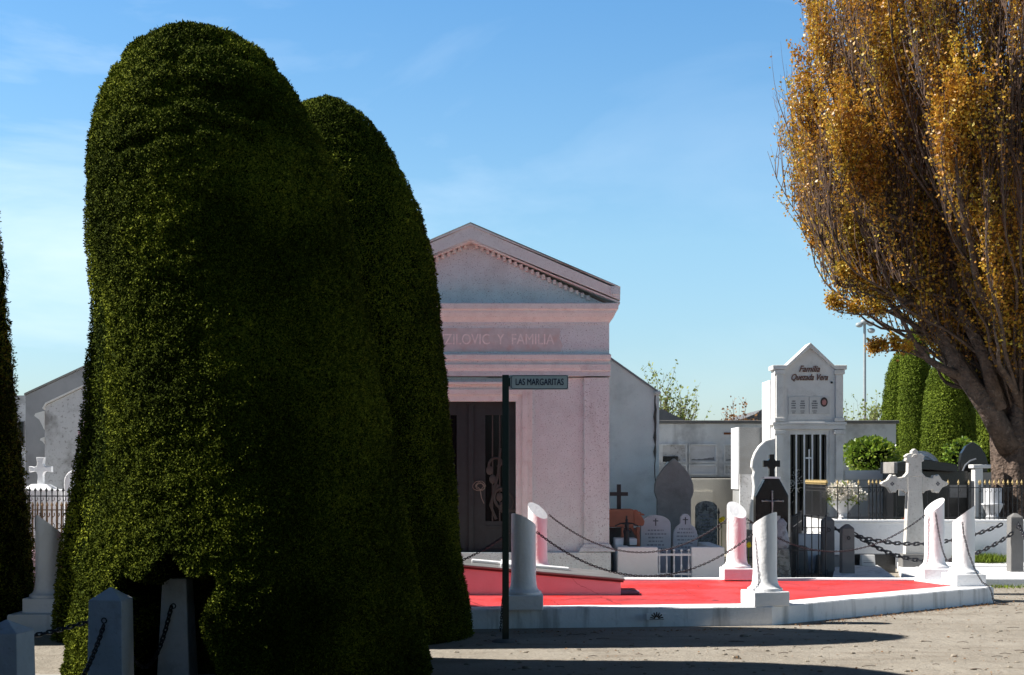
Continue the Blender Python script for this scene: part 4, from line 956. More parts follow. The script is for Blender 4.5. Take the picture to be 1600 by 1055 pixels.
GR = 'clipped yews in the distance on the right'
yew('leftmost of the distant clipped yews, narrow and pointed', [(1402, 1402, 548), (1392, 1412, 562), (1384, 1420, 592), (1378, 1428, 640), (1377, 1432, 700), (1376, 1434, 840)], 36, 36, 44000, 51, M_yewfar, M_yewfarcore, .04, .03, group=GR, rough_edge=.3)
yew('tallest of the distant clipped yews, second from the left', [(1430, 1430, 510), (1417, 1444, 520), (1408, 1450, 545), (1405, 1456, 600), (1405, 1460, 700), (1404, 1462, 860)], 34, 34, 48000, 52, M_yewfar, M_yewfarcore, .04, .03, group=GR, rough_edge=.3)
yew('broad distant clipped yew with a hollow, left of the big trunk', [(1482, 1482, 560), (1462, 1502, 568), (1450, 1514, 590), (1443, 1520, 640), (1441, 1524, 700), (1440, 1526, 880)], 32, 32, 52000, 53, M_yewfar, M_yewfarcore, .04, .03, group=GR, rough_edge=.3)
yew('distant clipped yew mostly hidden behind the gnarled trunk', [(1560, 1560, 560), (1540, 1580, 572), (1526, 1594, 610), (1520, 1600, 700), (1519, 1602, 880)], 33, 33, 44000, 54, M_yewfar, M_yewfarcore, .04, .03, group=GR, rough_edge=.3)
def bush(label, px, py, d, rx, rz_, n, seed, m=M_bush, ln=.085):
    t = thing('bush', label, 'bush', (X(px, d), d, 0)); c = Z(py, d)
    MB().ball((0, 0, c), 1, 14, (rx*.8, rx*.8, rz_*.8), .1, seed).build('branches', M_yewcore, t)
    MB().lathe([(.06, 0), (.05, c)], 8).build('stem', M_bark, t)
    leafy('foliage', '', '', (0, 0, c), n, (rx, rx*.9, rz_), ln, m, seed, parent=t, wr=.7)
bush('round glossy green bush above the white planter wall', 1359, 712, 27.8, .52, .34, 3200, 61)
bush('small green bush peeking out beside the leaf-shaped black stone', 1505, 712, 28.3, .34, .34, 1100, 62)

# ------------------------------------------------------------------ fences
def picket_fence(label, x0, y0, x1, y1, zb, h, sp, m, tipm, group=None, tip='spear', r=.008, scroll=True, rails=(.06, .82), name='iron_fence'):
    Lg = math.hypot(x1-x0, y1-y0); t = thing(name, label, 'fence', (x0, y0, zb), math.atan2(y1-y0, x1-x0), group)
    rail0 = MB().box(0, Lg, -.008, .008, -.007, .007).build('rail', m, t); rail0.location = (0, 0, h*rails[0])
    for q in rails[1:]: copyobj(rail0, t, (0, 0, h*q))
    pk = MB().lathe([(r, 0), (r, h*.93)], 6)
    if scroll:
        pk.tube([(.0, -.002, h*.14), (.02, -.002, h*.18), (.035, -.002, h*.14), (.03, -.002, h*.09)], r*.6, 4); pk.tube([(.0, -.002, h*.74), (.02, -.002, h*.70), (.035, -.002, h*.74), (.03, -.002, h*.79)], r*.6, 4)
    p0 = pk.build('picket', m, t)
    tp = MB()
    if tip == 'spear': tp.lathe([(.006, h*.9), (.014, h*.905), (.006, h*.92), (.020, h*.945), (.018, h*.96), (.001, h*1.03)], 6)
    else: tp.ball((0, 0, h*.95), .016, 6)
    f0 = tp.build('finial', tipm, p0)
    n = max(2, int(Lg/sp))
    for k in range(n+1):
        xx = Lg*k/n
        if k == 0: p0.location = (0, 0, 0); continue
        c = copyobj(p0, t, (xx, 0, 0)); copyobj(f0, c)
    return t
FG = 'black iron fences with gold spear tips'
fz = Z(812, 23.9)
picket_fence('black iron fence side panel with gold spear tips near the chapel door', X(1290, 23.9), 23.9, X(1290, 23.9), 25.5, fz, .66, .075, M_iron, M_gold, FG)
picket_fence('black iron fence with gold tips in front of the flower urn', X(1292, 23.9), 23.9, X(1358, 23.9), 23.9, fz, .66, .15, M_iron, M_gold, FG)
picket_fence('dense stretch of black iron fence between urn and white cross', X(1358, 23.9), 23.92, X(1382, 23.9), 23.92, fz, .66, .055, M_iron, M_gold, FG, r=.012)
picket_fence('black iron fence with gold tips behind the ornate white cross', X(1384, 23.9), 23.9, X(1530, 23.9), 23.9, fz, .66, .17, M_iron, M_gold, FG)
picket_fence('black iron fence with close gold tips beside the gnarled trunk', X(1532, 23.9), 23.9, X(1625, 23.9), 23.9, fz, .66, .075, M_iron, M_gold, FG)
def wall_r():
    d = 23.75; a, b = X(1296, d), X(1577, d); t = thing('plot_wall', 'long low white wall carrying the black and gold fence', 'wall', ((a+b)/2, d, 0)); h = (b-a)/2
    MB().box(-h, h+.9, 0, .26, 0, Z(814, d)-.03).build('wall', M_white, t, bevel=.01)
    MB().box(-h-.02, h+.92, -.025, .29, Z(814, d)-.029, Z(812.5, d)).build('coping', M_white, t, bevel=.008)
    MB().box(-h, -h+.24, .27, 1.9, 0, Z(812.5, d)).build('side_wall', M_white, t, bevel=.01)
wall_r()
def planter():
    d = 26.6; a, b = X(1322, d), X(1470, d); t = thing('planter_wall', 'smooth pale grey planter wall under the green bush', 'planter', ((a+b)/2, d, 0)); h = (b-a)/2
    MB().box(-h, h, 0, 1.9, 0, Z(750, d)).build('wall', M_chapel, t, bevel=.01); MB().box(-h-.02, h+.02, -.03, .2, Z(749.8, d), Z(735, d)).build('rim', M_white, t, bevel=.01)
planter()
# ornate iron low fence in shade
picket_fence('low dark iron railing in the shade before the chapel', X(1236, 20.9), 20.9, X(1290, 20.9), 20.9, .0, 1.02, .10, M_iron, M_iron, None, 'ball', rails=(.1, .45, .78), r=.009)
picket_fence('slanted dark iron railing running back towards the chapel', X(1238, 21.0), 21.0, X(1252, 24), 24.0, .0, 1.0, .22, M_iron, M_iron, None, 'ball', rails=(.1, .8), r=.009)
picket_fence('dark iron railing behind the pink tinted back column', X(1123, 21.6), 21.6, X(1182, 21.6), 21.6, .0, 1.05, .17, M_iron, M_iron, None, 'spear', rails=(.3, .8), r=.011)

# concrete bollards and heavy chain on the right
BG = 'grey concrete bollards with heavy chains'
def bollard(label, px, d, w, top):
    t = thing('stone_bollard', label, 'bollard', (X(px, d), d, 0), 0, BG); h = Z(top, d); c = .06
    mb = MB(); mb.frus(w, w, w*.94, w*.94, -.05, h-c); mb.frus(w*.94, w*.94, .05, .05, h-c+.0003, h); mb.build('shaft', M_concrete, t, bevel=.01)
    MB().tube([(-.02+.02*math.cos(a)+.02, -w/2-.015, h-.2+.025*math.sin(a)) for a in np.linspace(0, 6.28, 9)[:-1]], .007, 5, True).build('ring', M_chain, t)
bollard('left one of the two grey concrete bollards standing close together', 1293, 21.4, .185, 807)
bollard('right one of the two grey concrete bollards standing close together', 1323.5, 20.8, .19, 819)
bollard('grey concrete bollard with pyramid top at the right photo edge', 1586, 21.3, .20, 802)
chain('heavy chain sagging low over the white slabs in front of the cross', sagged((X(1332, 20.8), 20.75, .72), (X(1578, 21.3), 21.2, .70), .42, 60), ll=.10, th=.012, group=BG+' hung')
chain('heavy chain sagging just before the long white wall', sagged((X(1300, 21.5), 21.6, .78), (X(1576, 21.3), 21.6, .82), .28, 60), ll=.10, th=.012, group=BG+' hung')
chain('heavy chain hanging from the bollard at the right photo edge', sagged((X(1589, 21.2), 21.15, .85), (X(1640, 19), 18.6, .8), .32, 40), ll=.10, th=.012, group=BG+' hung')

# slabs on the ground
def flat(name, label, cat, poly, z1, m, bev=.01):
    c = Vector((sum(p[0] for p in poly)/len(poly), sum(p[1] for p in poly)/len(poly))); o = MB().prism_xy([(p[0]-c.x, p[1]-c.y) for p in poly], -.02, z1).build(name, m, bevel=bev)
    o.location = (c.x, c.y, 0); return tag(o, label, cat)
flat('grave_slab', 'pale blueish white grave slab in front of the small plaque', 'grave slab', [(X(1300, 19.6), 19.6), (X(1404, 19.6), 19.6), (X(1372, 22.6), 22.6), (X(1305, 22.6), 22.6)], .13, M_whitedirty)
flat('grave_slab', 'long white slab beneath the ornate white cross', 'grave slab', [(X(1412, 19.8), 19.8), (X(1640, 19.8), 19.8), (X(1620, 23.5), 23.5), (X(1402, 23.5), 23.5)], .12, M_whitedirty)
pq = MB().prism_yz([(0, 0), (.16, 0), (.12, .18), (.05, .18)], -.11, .11).build('plaque_block', M_plaque, bevel=.008); pq.location = (X(1355, 22.4), 22.3, .128); tag(pq, 'small white wedge plaque on the dark grave edge', 'plaque')
tx = MB()
for k in range(4): tx.box(-.08, .08-.03*(k % 2), -.001, .001, -.004, .004, Matrix.Translation((0, .016+.010*k, .06+.028*k)))
tx.build('inscription', M_inktext, pq)
flat('grave_edge', 'black granite edging behind the small wedge plaque', 'grave edging', [(X(1333, 22.7), 22.65), (X(1398, 22.7), 22.65), (X(1398, 22.9), 22.9), (X(1333, 22.9), 22.9)], .30, M_black)
def grass_tuft(label, px, d, n, w, h, seed, z0=.12):
    rng = np.random.default_rng(seed); P = np.stack([rng.normal(0, w, n), rng.normal(0, .12, n), np.zeros(n)], 1); D = np.stack([rng.normal(0, .45, n), rng.normal(0, .4, n), np.ones(n)], 1)
    V, Q = leaf_quads(P, D, h*rng.uniform(.5, 1.2, n), np.full(n, .012), rng); o = quads_mesh('grass_tuft', V, Q, [M_yewfar]); o.location = (X(px, d), d, z0); tag(o, label, 'grass'); kind(o, 'stuff')
grass_tuft('green grass tuft growing at the foot of the long white wall', 1540, 23.4, 1400, .17, .16, 5)
grass_tuft('sparse grass sprouting along the edge of the white slab', 1560, 19.7, 260, .3, .06, 6, 0)
grass_tuft('thin grass between the two white slabs', 1398, 21.0, 220, .05, .07, 7, 0)

# ornate white cross
def ornate_cross():
    d = 22.3; o = X(1431, d); t = thing('ornate_cross', 'tall weathered white cross with carved trefoil arm ends', 'cross', (o, d, .12)); z = lambda p: Z(p, d)-.12
    x = lambda p: X(p, d)-o
    m = mat('cross_stone', (.62, .60, .56), .85, .06, 6, .6, 50, stain=(4, .5, .7, (.36, .34, .30), .55), speck=(30, .6, .68, (.28, .25, .2), .5))
    L_, R_ = x(1419), x(1441)
    s = MB(); s.prism_xz([(x(1414), 0), (x(1437)+.12, 0), (R_+.0, z(770)), (R_, z(767)), (L_, z(767))], 0, .16); s.build('shaft', m, t, bevel=.008)
    # arms outline w/ lobes
    def arm(sx_):
        a = .0; pts = []
        h0, h1 = z(767), z(745); c = (h0+h1)/2; hw = (h1-h0)/2
        e = x(1441) if sx_ > 0 else -x(1419)
        prof = [(e, hw), (e+.03, hw+.04), (e+.07, hw-.0), (e+.20, hw-.01), (e+.23, hw+.05), (e+.28, hw+.03), (e+.31, hw+.06), (e+.36, hw-.01), (e+.38, hw-.04), (e+.42, .05), (e+.47, .035), (e+.50, 0)]
        prof = [(e+(p-e)*.84, q*.88 if p > e+.15 else q) for p, q in prof]; up = [(p, c+q) for p, q in prof]; dn = [(p, c-q) for p, q in prof[:-1]][::-1]
        poly = up+dn
        if sx_ < 0: poly = [(-p, q) for p, q in poly]
        mb = MB(); mb.prism_xz(poly if sx_ < 0 else poly[::-1], .01, .15)
        b = mb.build('arm', m, t, bevel=.008)
        q = MB(); cx_ = sx_*(e+.25)
        for k in range(4): q.ball((cx_+.02*math.cos(k*1.57), .008, c+.02*math.sin(k*1.57)), .014, 8, (1, .3, 1))
        q.build('quatrefoil', M_inktext, b)
    arm(1); arm(-1)
    ez = z(745); hx = (R_-L_)/2; mx_ = (R_+L_)/2
    prof = [(hx, ez), (hx+.03, ez+.03), (hx, ez+.07), (hx-.005, z(722)), (hx+.035, z(720)), (hx+.02, z(716)), (hx+.045, z(713)), (hx-.01, z(709)), (.045, z(708)), (.05, z(705)), (0, z(701))]
    poly = [(mx_+a, b) for a, b in prof]+[(mx_-a, b) for a, b in prof[:-1]][::-1]
    MB().prism_xz(poly[::-1], .01, .15).build('head', m, t, bevel=.008)
    MB().box(L_+.001, R_-.001, .002, .158, z(767), ez).build('centre', m, t)
    MB().box(x(1414)-.05, x(1445), -.05, .22, -.005, z(866)).build('foot', M_concrete, t, bevel=.008)
    MB().tube([(mx_+.05*math.cos(a), .0, z(716)+.06*math.sin(a)) for a in np.linspace(.3, 2.84, 9)], .01, 5).build('carved_wreath', m, t)
ornate_cross()

# black granite tomb and stone leaf, arch
def granite_tomb():
    d = 25.2; o = X(1460, d); t = thing('granite_tomb', 'large black granite canopy tomb behind the ornate cross', 'tomb', (o, d, 0)); x = lambda p: X(p, d)-o; z = lambda p: Z(p, d)
    MB().box(x(1402), x(1520), .25, 1.0, 0, z(736)).build('chest', M_black, t, bevel=.01)
    s = MB(); s.prism_xz([(x(1398), z(738)), (x(1447), z(734)), (x(1497), z(738)), (x(1497), z(726)), (x(1447), z(718)), (x(1402), z(723)), (x(1398), z(728))][::-1], .02, .9); s.build('top_slab', M_black, t, bevel=.012)
    MB().box(x(1396), x(1402), -.02, .9, z(740), z(722)).build('end_block', M_greystone, t, bevel=.01)
    tb = MB(); tb.box(x(1410), x(1430), .23, .248, z(775), z(760)); tb.build('plaque', M_plaque, t)
    tb = MB(); tb.box(x(1490), x(1517), .23, .248, z(778), z(758)); tb.build('plaque', M_greystone, t)
    tb = MB(); tb.box(x(1523), x(1536), .0, .2, 0, z(732)); tb.box(x(1520), x(1548), -.02, .25, z(731.8), z(726)); tb.build('end_pillar', M_chapel, t, bevel=.01)
granite_tomb()
def arch_stone():
    d = 26.2; o = X(1440, d); t = thing('arched_headstone', 'white arched headstone top showing behind the black granite tomb', 'headstone', (o, d, 0)); r = X(1471, d)-o; z = Z(738, d)
    pts = [(r*math.cos(a), z+r*1.08*math.sin(a)) for a in np.linspace(0, math.pi, 22)]
    MB().prism_xz(([(-r, 0), (r, 0)]+pts)[:: 1], 0, .2).build('slab', M_chapel, t, bevel=.01)
    pts2 = [(r*.8*math.cos(a), -.03, z+r*.86*math.sin(a)) for a in np.linspace(.1, math.pi-.1, 16)]
    MB().tube(pts2, .018, 6).build('carved_arch', M_white, t)
arch_stone()
def leaf_stone():
    d = 25.6; o = X(1521, d); t = thing('leaf_shaped_headstone', 'black leaf-shaped granite headstone with pointed top', 'headstone', (o, d, 0)); x = lambda p: X(p, d)-o; z = lambda p: Z(p, d)
    pts = [(1501, 738), (1500, 722), (1503, 708), (1510, 697), (1521, 690.5), (1532, 698), (1540, 710), (1544, 724), (1543, 738)]
    MB().prism_xz([(x(a), z(b)) for a, b in pts][::-1], 0, .14).build('slab', M_black, t, bevel=.015)
    MB().tube([(x(1504), -.004, z(736)), (x(1508), -.004, z(727)), (x(1516), -.004, z(720)), (x(1525), -.004, z(717))], .014, 6).build('carved_vein', M_silver, t)
    MB().box(x(1496), x(1546), -.1, .3, 0, z(738.2)).build('base', M_greystone, t)
leaf_stone()
def urn(name, label, px, d, z0, prof, m, cat='urn'):
    t = thing(name, label, cat, (X(px, d), d, z0)); MB().lathe(prof, 20).build('bowl', m, t, smooth=True); return t
fz2 = fz-.05
u = urn('flower_urn', 'white footed urn holding the white flower bouquet', 1317, 24.6, fz2, [(.13, 0), (.11, .03), (.07, .08), (.07, .14), (.14, .22), (.21, .30), (.24, .36), (.23, .37), (.2, .34)], M_white)
pd = MB().box(-.3, .3, -.25, .3, 0, fz2-.002).build('pedestal', M_concrete, bevel=.01); pd.location = (X(1317, 24.6), 24.6, 0); tag(pd, 'grey plinth under the flower urn behind the fence', 'pedestal')
def bouquet(label, c, rad, nb, blm, seed, br=.045, nleaf=500):
    t = thing('flower_bouquet', label, 'flowers', c); rng = random.Random(seed)
    leafy('greenery', '', '', (0, 0, rad[2]*.5), nleaf, (rad[0], rad[1], rad[2]), .07, M_bush, seed, parent=t)
    p = leafy('bloom', '', '', (0, 0, 0), 40, (br, br, br*.8), br*.9, blm, seed+1, parent=t, wr=.8)
    for k in range(nb):
        a = rng.uniform(0, 6.28); e = rng.uniform(-.3, 1.4); q = (rad[0]*math.cos(a)*math.cos(e)*1.02, -abs(rad[1]*math.sin(a)*math.cos(e))*1.05, rad[2]*(.5+math.sin(e)*.95))
        if k == 0: p.location = q
        else: copyobj(p, t, q, (rng.uniform(-.5, .5), rng.uniform(-.5, .5), rng.uniform(0, 6)))
    return t
bouquet('big bouquet of white flowers standing in the footed urn', (X(1317, 24.6), 24.55, fz2+.36), (.33, .25, .2), 34, M_petal, 71, .055, 900)
urn('grey_pot', 'pale grey cylindrical pot on a white bowl beside the trunk', 1551, 24.5, fz-.02, [(.10, 0), (.12, .03), (.1, .08), (.17, .24), (.19, .26), (.19, .28), (.15, .285), (.15, .55), (.14, .56)], M_marble, 'pot')
pd = MB().box(-.3, .3, -.25, .3, 0, fz-.022).build('pedestal', M_concrete, bevel=.01); pd.location = (X(1551, 24.5), 24.5, 0); tag(pd, 'grey plinth under the pale grey pot beside the trunk', 'pedestal')
bouquet('dull red flowers on the black granite tomb', (X(1412, 24.6), 24.6, .62), (.22, .15, .10), 14, M_redpet, 75, .035, 300)

# ------------------------------------------------------------------ graves in the middle
def gothic_stone():
    d = 22.6; o = X(1053.5, d); t = thing('gothic_headstone', 'tall plain grey headstone with pointed shouldered top', 'headstone', (o, d, 0)); x = lambda p: X(p, d)-o; z = lambda p: Z(p, d)
    half = [(0, 716), (7, 722), (15, 730), (22, 739), (27, 748), (30, 757), (30.5, 768), (29, 774), (26.5, 780), (26.5, 860)]
    pts = [(1053.5+a, b) for a, b in half]+[(1053.5-a, b) for a, b in half[1:]][::-1]
    MB().prism_xz([(x(a), z(b)) for a, b in pts][::-1], 0, .16).build('slab', M_greystone, t, bevel=.012)
    i_ = [(x(a), -.006, z(b)) for a, b in ([(1053.5+k*.90, bb+3) for k, bb in half[:8]])]+[]
    MB().box(x(1018), x(1090), -.12, .3, 0, z(858)).build('base', M_concrete, t, bevel=.02)
gothic_stone()
sc = MB().box(-.05, .05, -.03, .03, 0, .22, Matrix.Rotation(R(35), 4, 'Y')).build('broken_plaque', M_white, bevel=.004); sc.location = (X(1036, 23.2), 23.3, Z(738, 23.2)-.03); tag(sc, 'tilted white plaque fragment behind the tall grey headstone', 'plaque')
def headstone_small(label, px0, px1, top, d, shape, m=M_marble, seed=1, name='marble_headstone', bottom=.0):
    o = X((px0+px1)/2, d); t = thing(name, label, 'headstone', (o, d, 0)); w = X(px1, d)-X(px0, d); h = Z(top, d); r = w/2
    if shape == 'round': pts = [(r*math.cos(a), h-r*.62+r*.62*math.sin(a)) for a in np.linspace(0, math.pi, 18)]
    else:
        pts = [(r, h-.32), (r*.92, h-.26), (r*.75, h-.2), (r*.42, h-.15), (r*.40, h-.05), (r*.2, h-.005), (0, h), (-r*.2, h-.005), (-r*.40, h-.05), (-r*.42, h-.15), (-r*.75, h-.2), (-r*.92, h-.26), (-r, h-.32)]
    MB().prism_xz([(-r, bottom), (r, bottom)]+pts, 0, .09).build('slab', m, t, bevel=.008)
    c = MB(); c.box(-.008, .008, -.003, 0, h-.16, h-.05); c.box(-.04, .04, -.0035, -.0002, h-.095, h-.080); c.build('engraved_cross', M_inktext, t)
    tx = MB(); rn = random.Random(seed); zz = h-.24
    while zz > .35:
        xx = -r*.75*rn.uniform(.6, 1); e = -xx
        while xx < e: l_ = rn.uniform(.015, .05); tx.box(xx, min(e, xx+l_), -.002, 0, zz, zz+.022); xx += l_+.014
        zz -= .055
    tx.build('inscription', M_engrave, t)
headstone_small('bluish marble headstone with rounded top and a small engraved cross', 1001, 1048, 805, 21.2, 'round', seed=3)
headstone_small('bluish marble headstone with stepped top beside the rounded one', 1052, 1090, 803, 21.3, 'step', seed=4)
M_rough = mat('rough_stone', (.34, .34, .31), .95, .2, 8, 1, 18, bdist=.05, stain=(14, .5, .6, (.15, .15, .13), .7), cracks=(7, .05, (.1, .1, .09), .7))
headstone_small('rough grey mottled headstone with rounded top', 1087, 1121, 783, 23.0, 'round', M_rough, 5, 'rough_headstone')
def white_enclosure():
    d = 20.1; o = X(1050, d); t = thing('grave_enclosure', 'white walled grave enclosure with a low white gate', 'grave enclosure', (o, d, 0)); x = lambda p: X(p, d)-o; z = lambda p: Z(p, d)
    h = z(855)
    MB().box(x(965), x(1028), 0, .18, 0, h).build('front_wall', M_white, t, bevel=.012); MB().box(x(1081), x(1132), 0, .18, 0, h).build('front_wall', M_white, t, bevel=.012)
    MB().box(x(965), x(965)+.18, .181, 1.5, 0, h+.0).build('side_wall', M_white, t, bevel=.012); MB().box(x(1132)-.18, x(1132), .181, 1.5, 0, h).build('side_wall', M_white, t, bevel=.012)
    MB().box(x(965)-.0, x(1000), .5, .9, h+.001, h+.1).build('corner_block', M_white, t, bevel=.012)
    g = MB(); g.box(x(1028)+.001, x(1081)-.001, .05, .075, z(869), z(865.5)); gate = g.build('gate_rail', M_white, t); MB().box(x(1028)+.001, x(1081)-.001, .05, .075, z(899), z(896)).build('gate_rail', M_white, t)
    b = MB().lathe([(.010, 0), (.010, .1), (.016, .16), (.010, .2), (.010, .36)], 6)
    b.ball((0, 0, .39), .02, 6); b0 = b.build('gate_bar', M_white, t); b0.location = (x(1031), .062, z(903))
    for k in range(1, 5): copyobj(b0, t, (x(1031+k*11.5), .062, z(903)))
white_enclosure()
def terracotta():
    d = 20.9; o = X(982, d); t = thing('terracotta_tomb', 'terracotta tomb with arched openings and broken curved tiles', 'tomb', (o, d, 0)); x = lambda p: X(p, d)-o; z = lambda p: Z(p, d)
    MB().box(x(940), x(990), .0, .5, z(824), z(796)).build('top_block', M_terra, t, bevel=.01)
    c = MB(); c.prism_xz([(x(990.2), z(822)), (x(1006), z(822)), (x(1008), z(815)), (x(1004), z(808)), (x(998), z(802)), (x(990.2), z(797))], .04, .46); c.build('broken_wing', M_terra, t, bevel=.015)
    for k in range(3):
        q = MB(); q.prism_xz([(.035*math.cos(a_), .02*k+.03*math.sin(a_)) for a_ in np.linspace(0, math.pi, 8)], 0, .12); oo = q.build('roof_tile', M_terra, t); oo.location = (x(994+5*k), .05, z(800+5*k))
    for a, b in ((971, 975), (995, 1000)): MB().box(x(a), x(b), .0, .12, 0, z(824)-.001).build('leg', M_terra, t)
    ar = MB(); ar.tube([(x(973)+(x(998)-x(973))*k/8, .05, z(842)+.16*math.sin(math.pi*k/8)) for k in range(9)], .025, 6); ar.build('arch', M_terra, t)
    bk = MB().box(x(945), x(1000), .3, .4, 0, z(826)).build('back_panel', M_concrete, t)
terracotta()
def black_cross():
    d = 21.1; o = X(967, d); t = thing('black_cross', 'plain black cross standing on the terracotta tomb', 'cross', (o, d, Z(796, 20.9))); h = Z(757, d)-Z(796, 20.9)
    MB().box(-.03, .03, -.02, .02, 0, h).build('upright', M_iron, t); zc = Z(772, d)-Z(796, 20.9)
    MB().box(-.135, .135, -.0225, .0225, zc-.028, zc+.028).build('crossbar', M_iron, t)
black_cross()
def iron_figure():
    d = 20.6; o = X(979, d); t = thing('iron_crucifix', 'small black wrought iron crucifix with a figure before the terracotta tomb', 'crucifix', (o, d, .0)); z = lambda p: Z(p, d)
    MB().lathe([(.06, 0), (.06, z(858)), (.045, z(850)), (.04, z(838)), (.05, z(830)), (.03, z(826))], 10).build('pedestal', M_iron, t)
    MB().tube([(0, 0, z(828)), (0, 0, z(806))], .012, 6).build('upright', M_iron, t)
    MB().tube([(-.17, 0, z(822)), (-.08, 0, z(818)), (0, 0, z(817)), (.08, 0, z(818)), (.17, 0, z(822))], .010, 6).build('crossbar', M_iron, t)
    f = MB(); f.ball((0, -.02, z(813)), .022, 8); f.tube([(0, -.02, z(815)), (0, -.025, z(820)), (.01, -.02, z(826)), (0, -.02, z(834))], [.015, .032, .026, .012], 8)
    f.tube([(-.11, -.015, z(818)), (-.04, -.02, z(818.5)), (0, -.02, z(818)), (.04, -.02, z(818.5)), (.11, -.015, z(818))], [.006, .01, .014, .01, .006], 6); f.build('figure', M_iron, t)
    MB().tube([(.03+.04*math.cos(a), 0, z(829)+.035*math.sin(a)) for a in np.linspace(-1.5, 2.5, 10)], .008, 5).build('scroll', M_iron, t)
iron_figure()
def black_stone():
    d = 21.2; o = X(1206, d); t = thing('black_gravestone', 'black coffin-shaped gravestone topped by a thick black cross', 'gravestone', (o, d, 0)); x = lambda p: X(p, d)-o; z = lambda p: Z(p, d)
    pts = [(1181, 900), (1181, 776), (1196, 748), (1218, 748), (1232, 774), (1232, 900)]
    MB().prism_xz([(x(a), z(b)) for a, b in pts][::-1], 0, .22).build('slab', M_black, t, bevel=.015)
    MB().box(x(1194), x(1220), -.01, .23, z(748)+.001, z(745)).build('cap', M_white, t)
    c = MB(); c.box(-.045, .045, .05, .15, z(745)+.001, z(711)); cx_ = MB()
    pts = [(1200, 745), (1200.5, 733), (1198, 729.5), (1191, 730), (1191, 719.5), (1198, 720), (1200.5, 717), (1200.5, 710), (1208, 710), (1208, 717), (1210.5, 720), (1217, 719.5), (1217, 730), (1210.5, 729.5), (1208, 733), (1208.5, 745)]
    MB().prism_xz([(x(a)+.03, z(b)+.001) for a, b in pts], .05, .14).build('cross', M_black, t, bevel=.006)
    s = MB(); s.tube([(0, -.03, z(806)), (0, -.03, z(770))], .012, 6); s.tube([(-.14, -.03, z(783)), (.15, -.03, z(783))], .010, 6)
    for q in ((0, z(768)), (-.15, z(783)), (.16, z(783))): s.ball((q[0], -.03, q[1]), .018, 8)
    s.ball((0, -.045, z(779)), .016, 8); s.tube([(-.1, -.04, z(781.5)), (0, -.045, z(784)), (.1, -.04, z(781.5))], .008, 5); s.tube([(0, -.045, z(784)), (0, -.045, z(798))], [.016, .008], 6)
    s.build('crucifix', M_silver, t)
    pl = MB().box(x(1196), x(1219), -.02, -.001, z(818), z(806)).build('plaque', M_plaque, t)
black_stone()
def angel():
    d = 20.7; o = X(1221, d); t = thing('stone_statue', 'small weathered bluish stone statue beside the black gravestone', 'statue', (o, d, 0)); z = lambda p: Z(p, d)
    m = mat('statue_stone', (.34, .36, .40), .9, .2, 10, .6, 30, bdist=.02, stain=(12, .5, .62, (.12, .12, .13), .7))
    b = MB(); b.frus(.26, .24, .2, .2, 0, .5); b.build('rock_base', M_rough, t, bevel=.03)
    b = MB(); b.lathe([(.10, .5), (.12, .6), (.095, .72), (.07, .80), (.085, .87), (.04, .92), (.025, .94)], 14, sxy=(1, .8)); b.build('robed_body', m, t, smooth='all')
    b = MB(); b.ball((0, -.02, z(822)), .045, 12, (.9, 1, 1.15)); b.build('head', m, t, smooth='all')
angel()
for lab, px, py, d, r in (('yellow flowers on the dark railing beside the rough headstone', 1127, 812, 21.5, .06), ('low yellow flower next to the pink tinted back column', 1169, 851, 20.6, .045)):
    t = thing('yellow_flowers', lab, 'flowers', (X(px, d), d, 0)); MB().tube([(0, 0, 0), (.01, 0, Z(py, d)-.02)], .006, 5).build('stem', M_yewfar, t)
    f = MB(); rn = random.Random(px)
    for k in range(5): f.ball((rn.uniform(-r, r)*.6, rn.uniform(-r, r)*.5, Z(py, d)+rn.uniform(-r, r)*.6), r*.6, 8, (1, 1, .8), .25, k)
    f.build('petals', M_yellow, t)
for lab, px, d, w, h, m in (('grey stone block in the shade between column and railing', 1243, 22.5, .34, .45, M_concrete), ('pale ledger stone in the shade behind the low railing', 1264, 22.8, .5, .62, M_marble), ('dark low grave kerb beside the bollards', 1300, 22.4, .5, .3, M_greystone)):
    t = MB().frus(w, .5, w*.86, .42, 0, h).build('grave_block', m, bevel=.02); t.location = (X(px, d), d, 0); tag(t, lab, 'gravestone')

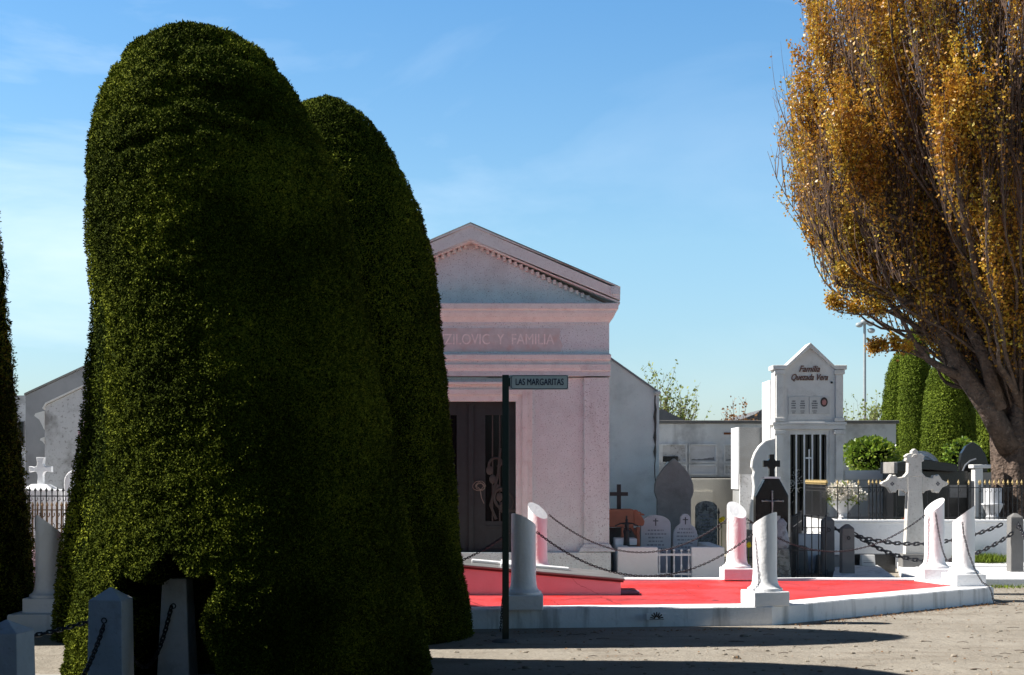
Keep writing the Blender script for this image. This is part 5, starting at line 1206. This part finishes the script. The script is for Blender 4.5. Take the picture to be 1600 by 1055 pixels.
# ------------------------------------------------------------------ left background
def left_side():
    d = 30; o = X(20, d)
    t = thing('grey_house', 'pale grey building with one narrow dark window at the far left', 'building', (o, d, 0)); x = lambda p: X(p, d)-o
    MB().box(x(-160), x(44), 0, 4, 0, Z(618, d)).build('wall', M_oldwall, t)
    wf = MB().box(x(29), x(38.5), -.03, -.001, Z(697, d), Z(658, d)).build('window', M_darkwall, t); MB().box(x(30), x(37.5), -.036, -.031, Z(695.5, d), Z(659.5, d)).build('pane', M_glass, wf)
    d = 27; o = X(140, d); t = thing('dark_grey_building', 'dark grey rendered building with a sloping top left of the yews', 'building', (o, d, 0))
    s = (Z(572, d)-Z(618, d))/(X(138, d)-X(40, d)); a, b = X(40, d)-o, X(330, d)-o; z0 = Z(618, d)
    MB().prism_xz([(a, 0), (b, 0), (b, z0), (0.1+X(138, d)-o+.8, z0+(X(138, d)-X(40, d)+.9)*s), (a, z0)], 0, 4).build('wall', M_darkwall, t)
    MB().prism_xz([(a-.02, z0+.001), (X(138, d)-o+.9, z0+(X(138, d)-X(40, d)+.9)*s+.001), (X(138, d)-o+.9, z0+(X(138, d)-X(40, d)+.9)*s+.04), (a-.02, z0+.04)], -.03, 4.03).build('coping', M_concrete, t)
    d = 23; o = X(110, d); t = thing('weathered_mausoleum', 'stained pale mausoleum gable with moulded cornice at the far left', 'mausoleum', (o, d, 0)); x = lambda p: X(p, d)-o; z = lambda p: Z(p, d)
    pts = [(70, 900), (330, 900), (330, 700), (200, 571), (140, 601), (100, 620), (73, 633), (70, 640)]
    MB().prism_xz([(x(a_), z(b_)) for a_, b_ in pts], 0, 3.5).build('wall', M_oldwall, t)
    c = MB(); c.prism_xz([(x(70), z(672)), (x(66), z(664)), (x(62), z(656)), (x(54), z(650)), (x(56), z(646)), (x(70), z(642))][::-1], -.02, 3.4); c.prism_xz([(x(70), z(694)), (x(67), z(690)), (x(63), z(688)), (x(64), z(685)), (x(70), z(683))][::-1], -.02, 3.4)
    c.build('cornice', M_chapel, t)
    cp = MB(); cp.prism_xz([(x(69), z(640)), (x(73), z(632)), (x(140), z(600)), (x(200), z(570)), (x(200), z(567.5)), (x(140), z(597.5)), (x(72), z(629.5)), (x(67), z(638))], -.04, 3.5); cp.build('coping', M_chapel, t)
    # white cross on stepped base
    d = 19.6; o = X(62, d); t = thing('white_cross', 'small white cross with flared arms on a stepped white base', 'cross', (o, d, 0)); x = lambda p: X(p, d)-o; z = lambda p: Z(p, d)
    pts = [(58, 757), (58.5, 742), (56.5, 737.5), (53, 736.5), (45, 738), (45, 728.5), (53, 730), (56.5, 729), (58, 725), (56.5, 714.5), (68.5, 714.5), (67, 725), (68.5, 729), (72, 730), (80, 728.5), (80, 738), (72, 736.5), (68.5, 737.5), (66.5, 742), (67, 757)]
    MB().prism_xz([(x(a), z(b)) for a, b in pts], 0, .09).build('cross', M_white, t, bevel=.006)
    MB().frus(.42, .34, .2, .2, z(764.5), z(756.5), 0, .05).build('step', M_white, t, bevel=.006); MB().box(-.38, .6, -.2, .4, 0, z(765)).build('pedestal', M_white, t, bevel=.01)
    d = 19; o = X(132, d); t = thing('pink_cross', 'white and pink block cross half hidden by the shadowed yew', 'cross', (o, d, 0)); x = lambda p: X(p, d)-o; z = lambda p: Z(p, d)
    MB().box(x(126), x(140), 0, .12, 0, z(653)).build('upright', M_white, t); MB().box(x(122), x(144), -.004, .124, z(692), z(673)).build('crossbar', M_pinkpaint_bounce, t)
    t = MB(); d = 19.3; o = X(125, d); r = .22
    t.prism_xz([(-r, 0), (r, 0)]+[(r*math.cos(a), Z(752, d)+r*.8*math.sin(a)) for a in np.linspace(0, math.pi, 14)], 0, .1); q = t.build('white_headstone', M_white, bevel=.01); q.location = (o, d, 0); tag(q, 'white rounded headstone edge beside the shadowed yew', 'headstone')
left_side()
dd = 18.6
picket_fence('dark spiked iron fence before the small white cross', X(20, dd), dd, X(125, dd), dd, Z(800, dd)-.25, .56, .07, M_iron, M_iron, None, 'spear')
dd = 19.25
def pinkwall():
    d = 19.3; a, b = X(20, d), X(190, d); t = thing('plot_wall', 'white wall with pink floor bounce put into its colour carrying the rusty gold fence', 'wall', (a, d, 0))
    MB().box(0, b-a, 0, .2, 0, Z(862, d)).build('wall', M_white, t, bevel=.01)
pw_d = 18.0
t = thing('plot_wall', 'white wall with pink floor bounce put into its colour carrying the rusty gold fence', 'wall', (X(20, 19.2), 19.2, 0))
MB().box(0, 1.6, -.9, -.7, 0, Z(860, 18.4)).build('wall', M_pinkpaint_bounce, t, bevel=.01)  # bounce from the red floor painted into this white wall
picket_fence('rusty gold iron fence on the pink tinted wall', X(20, 18.4), 18.42, X(118, 18.4), 18.42, Z(860, 18.4), .62, .06, M_rusty, M_rusty, None, 'spear', r=.012, rails=(.06, .85))
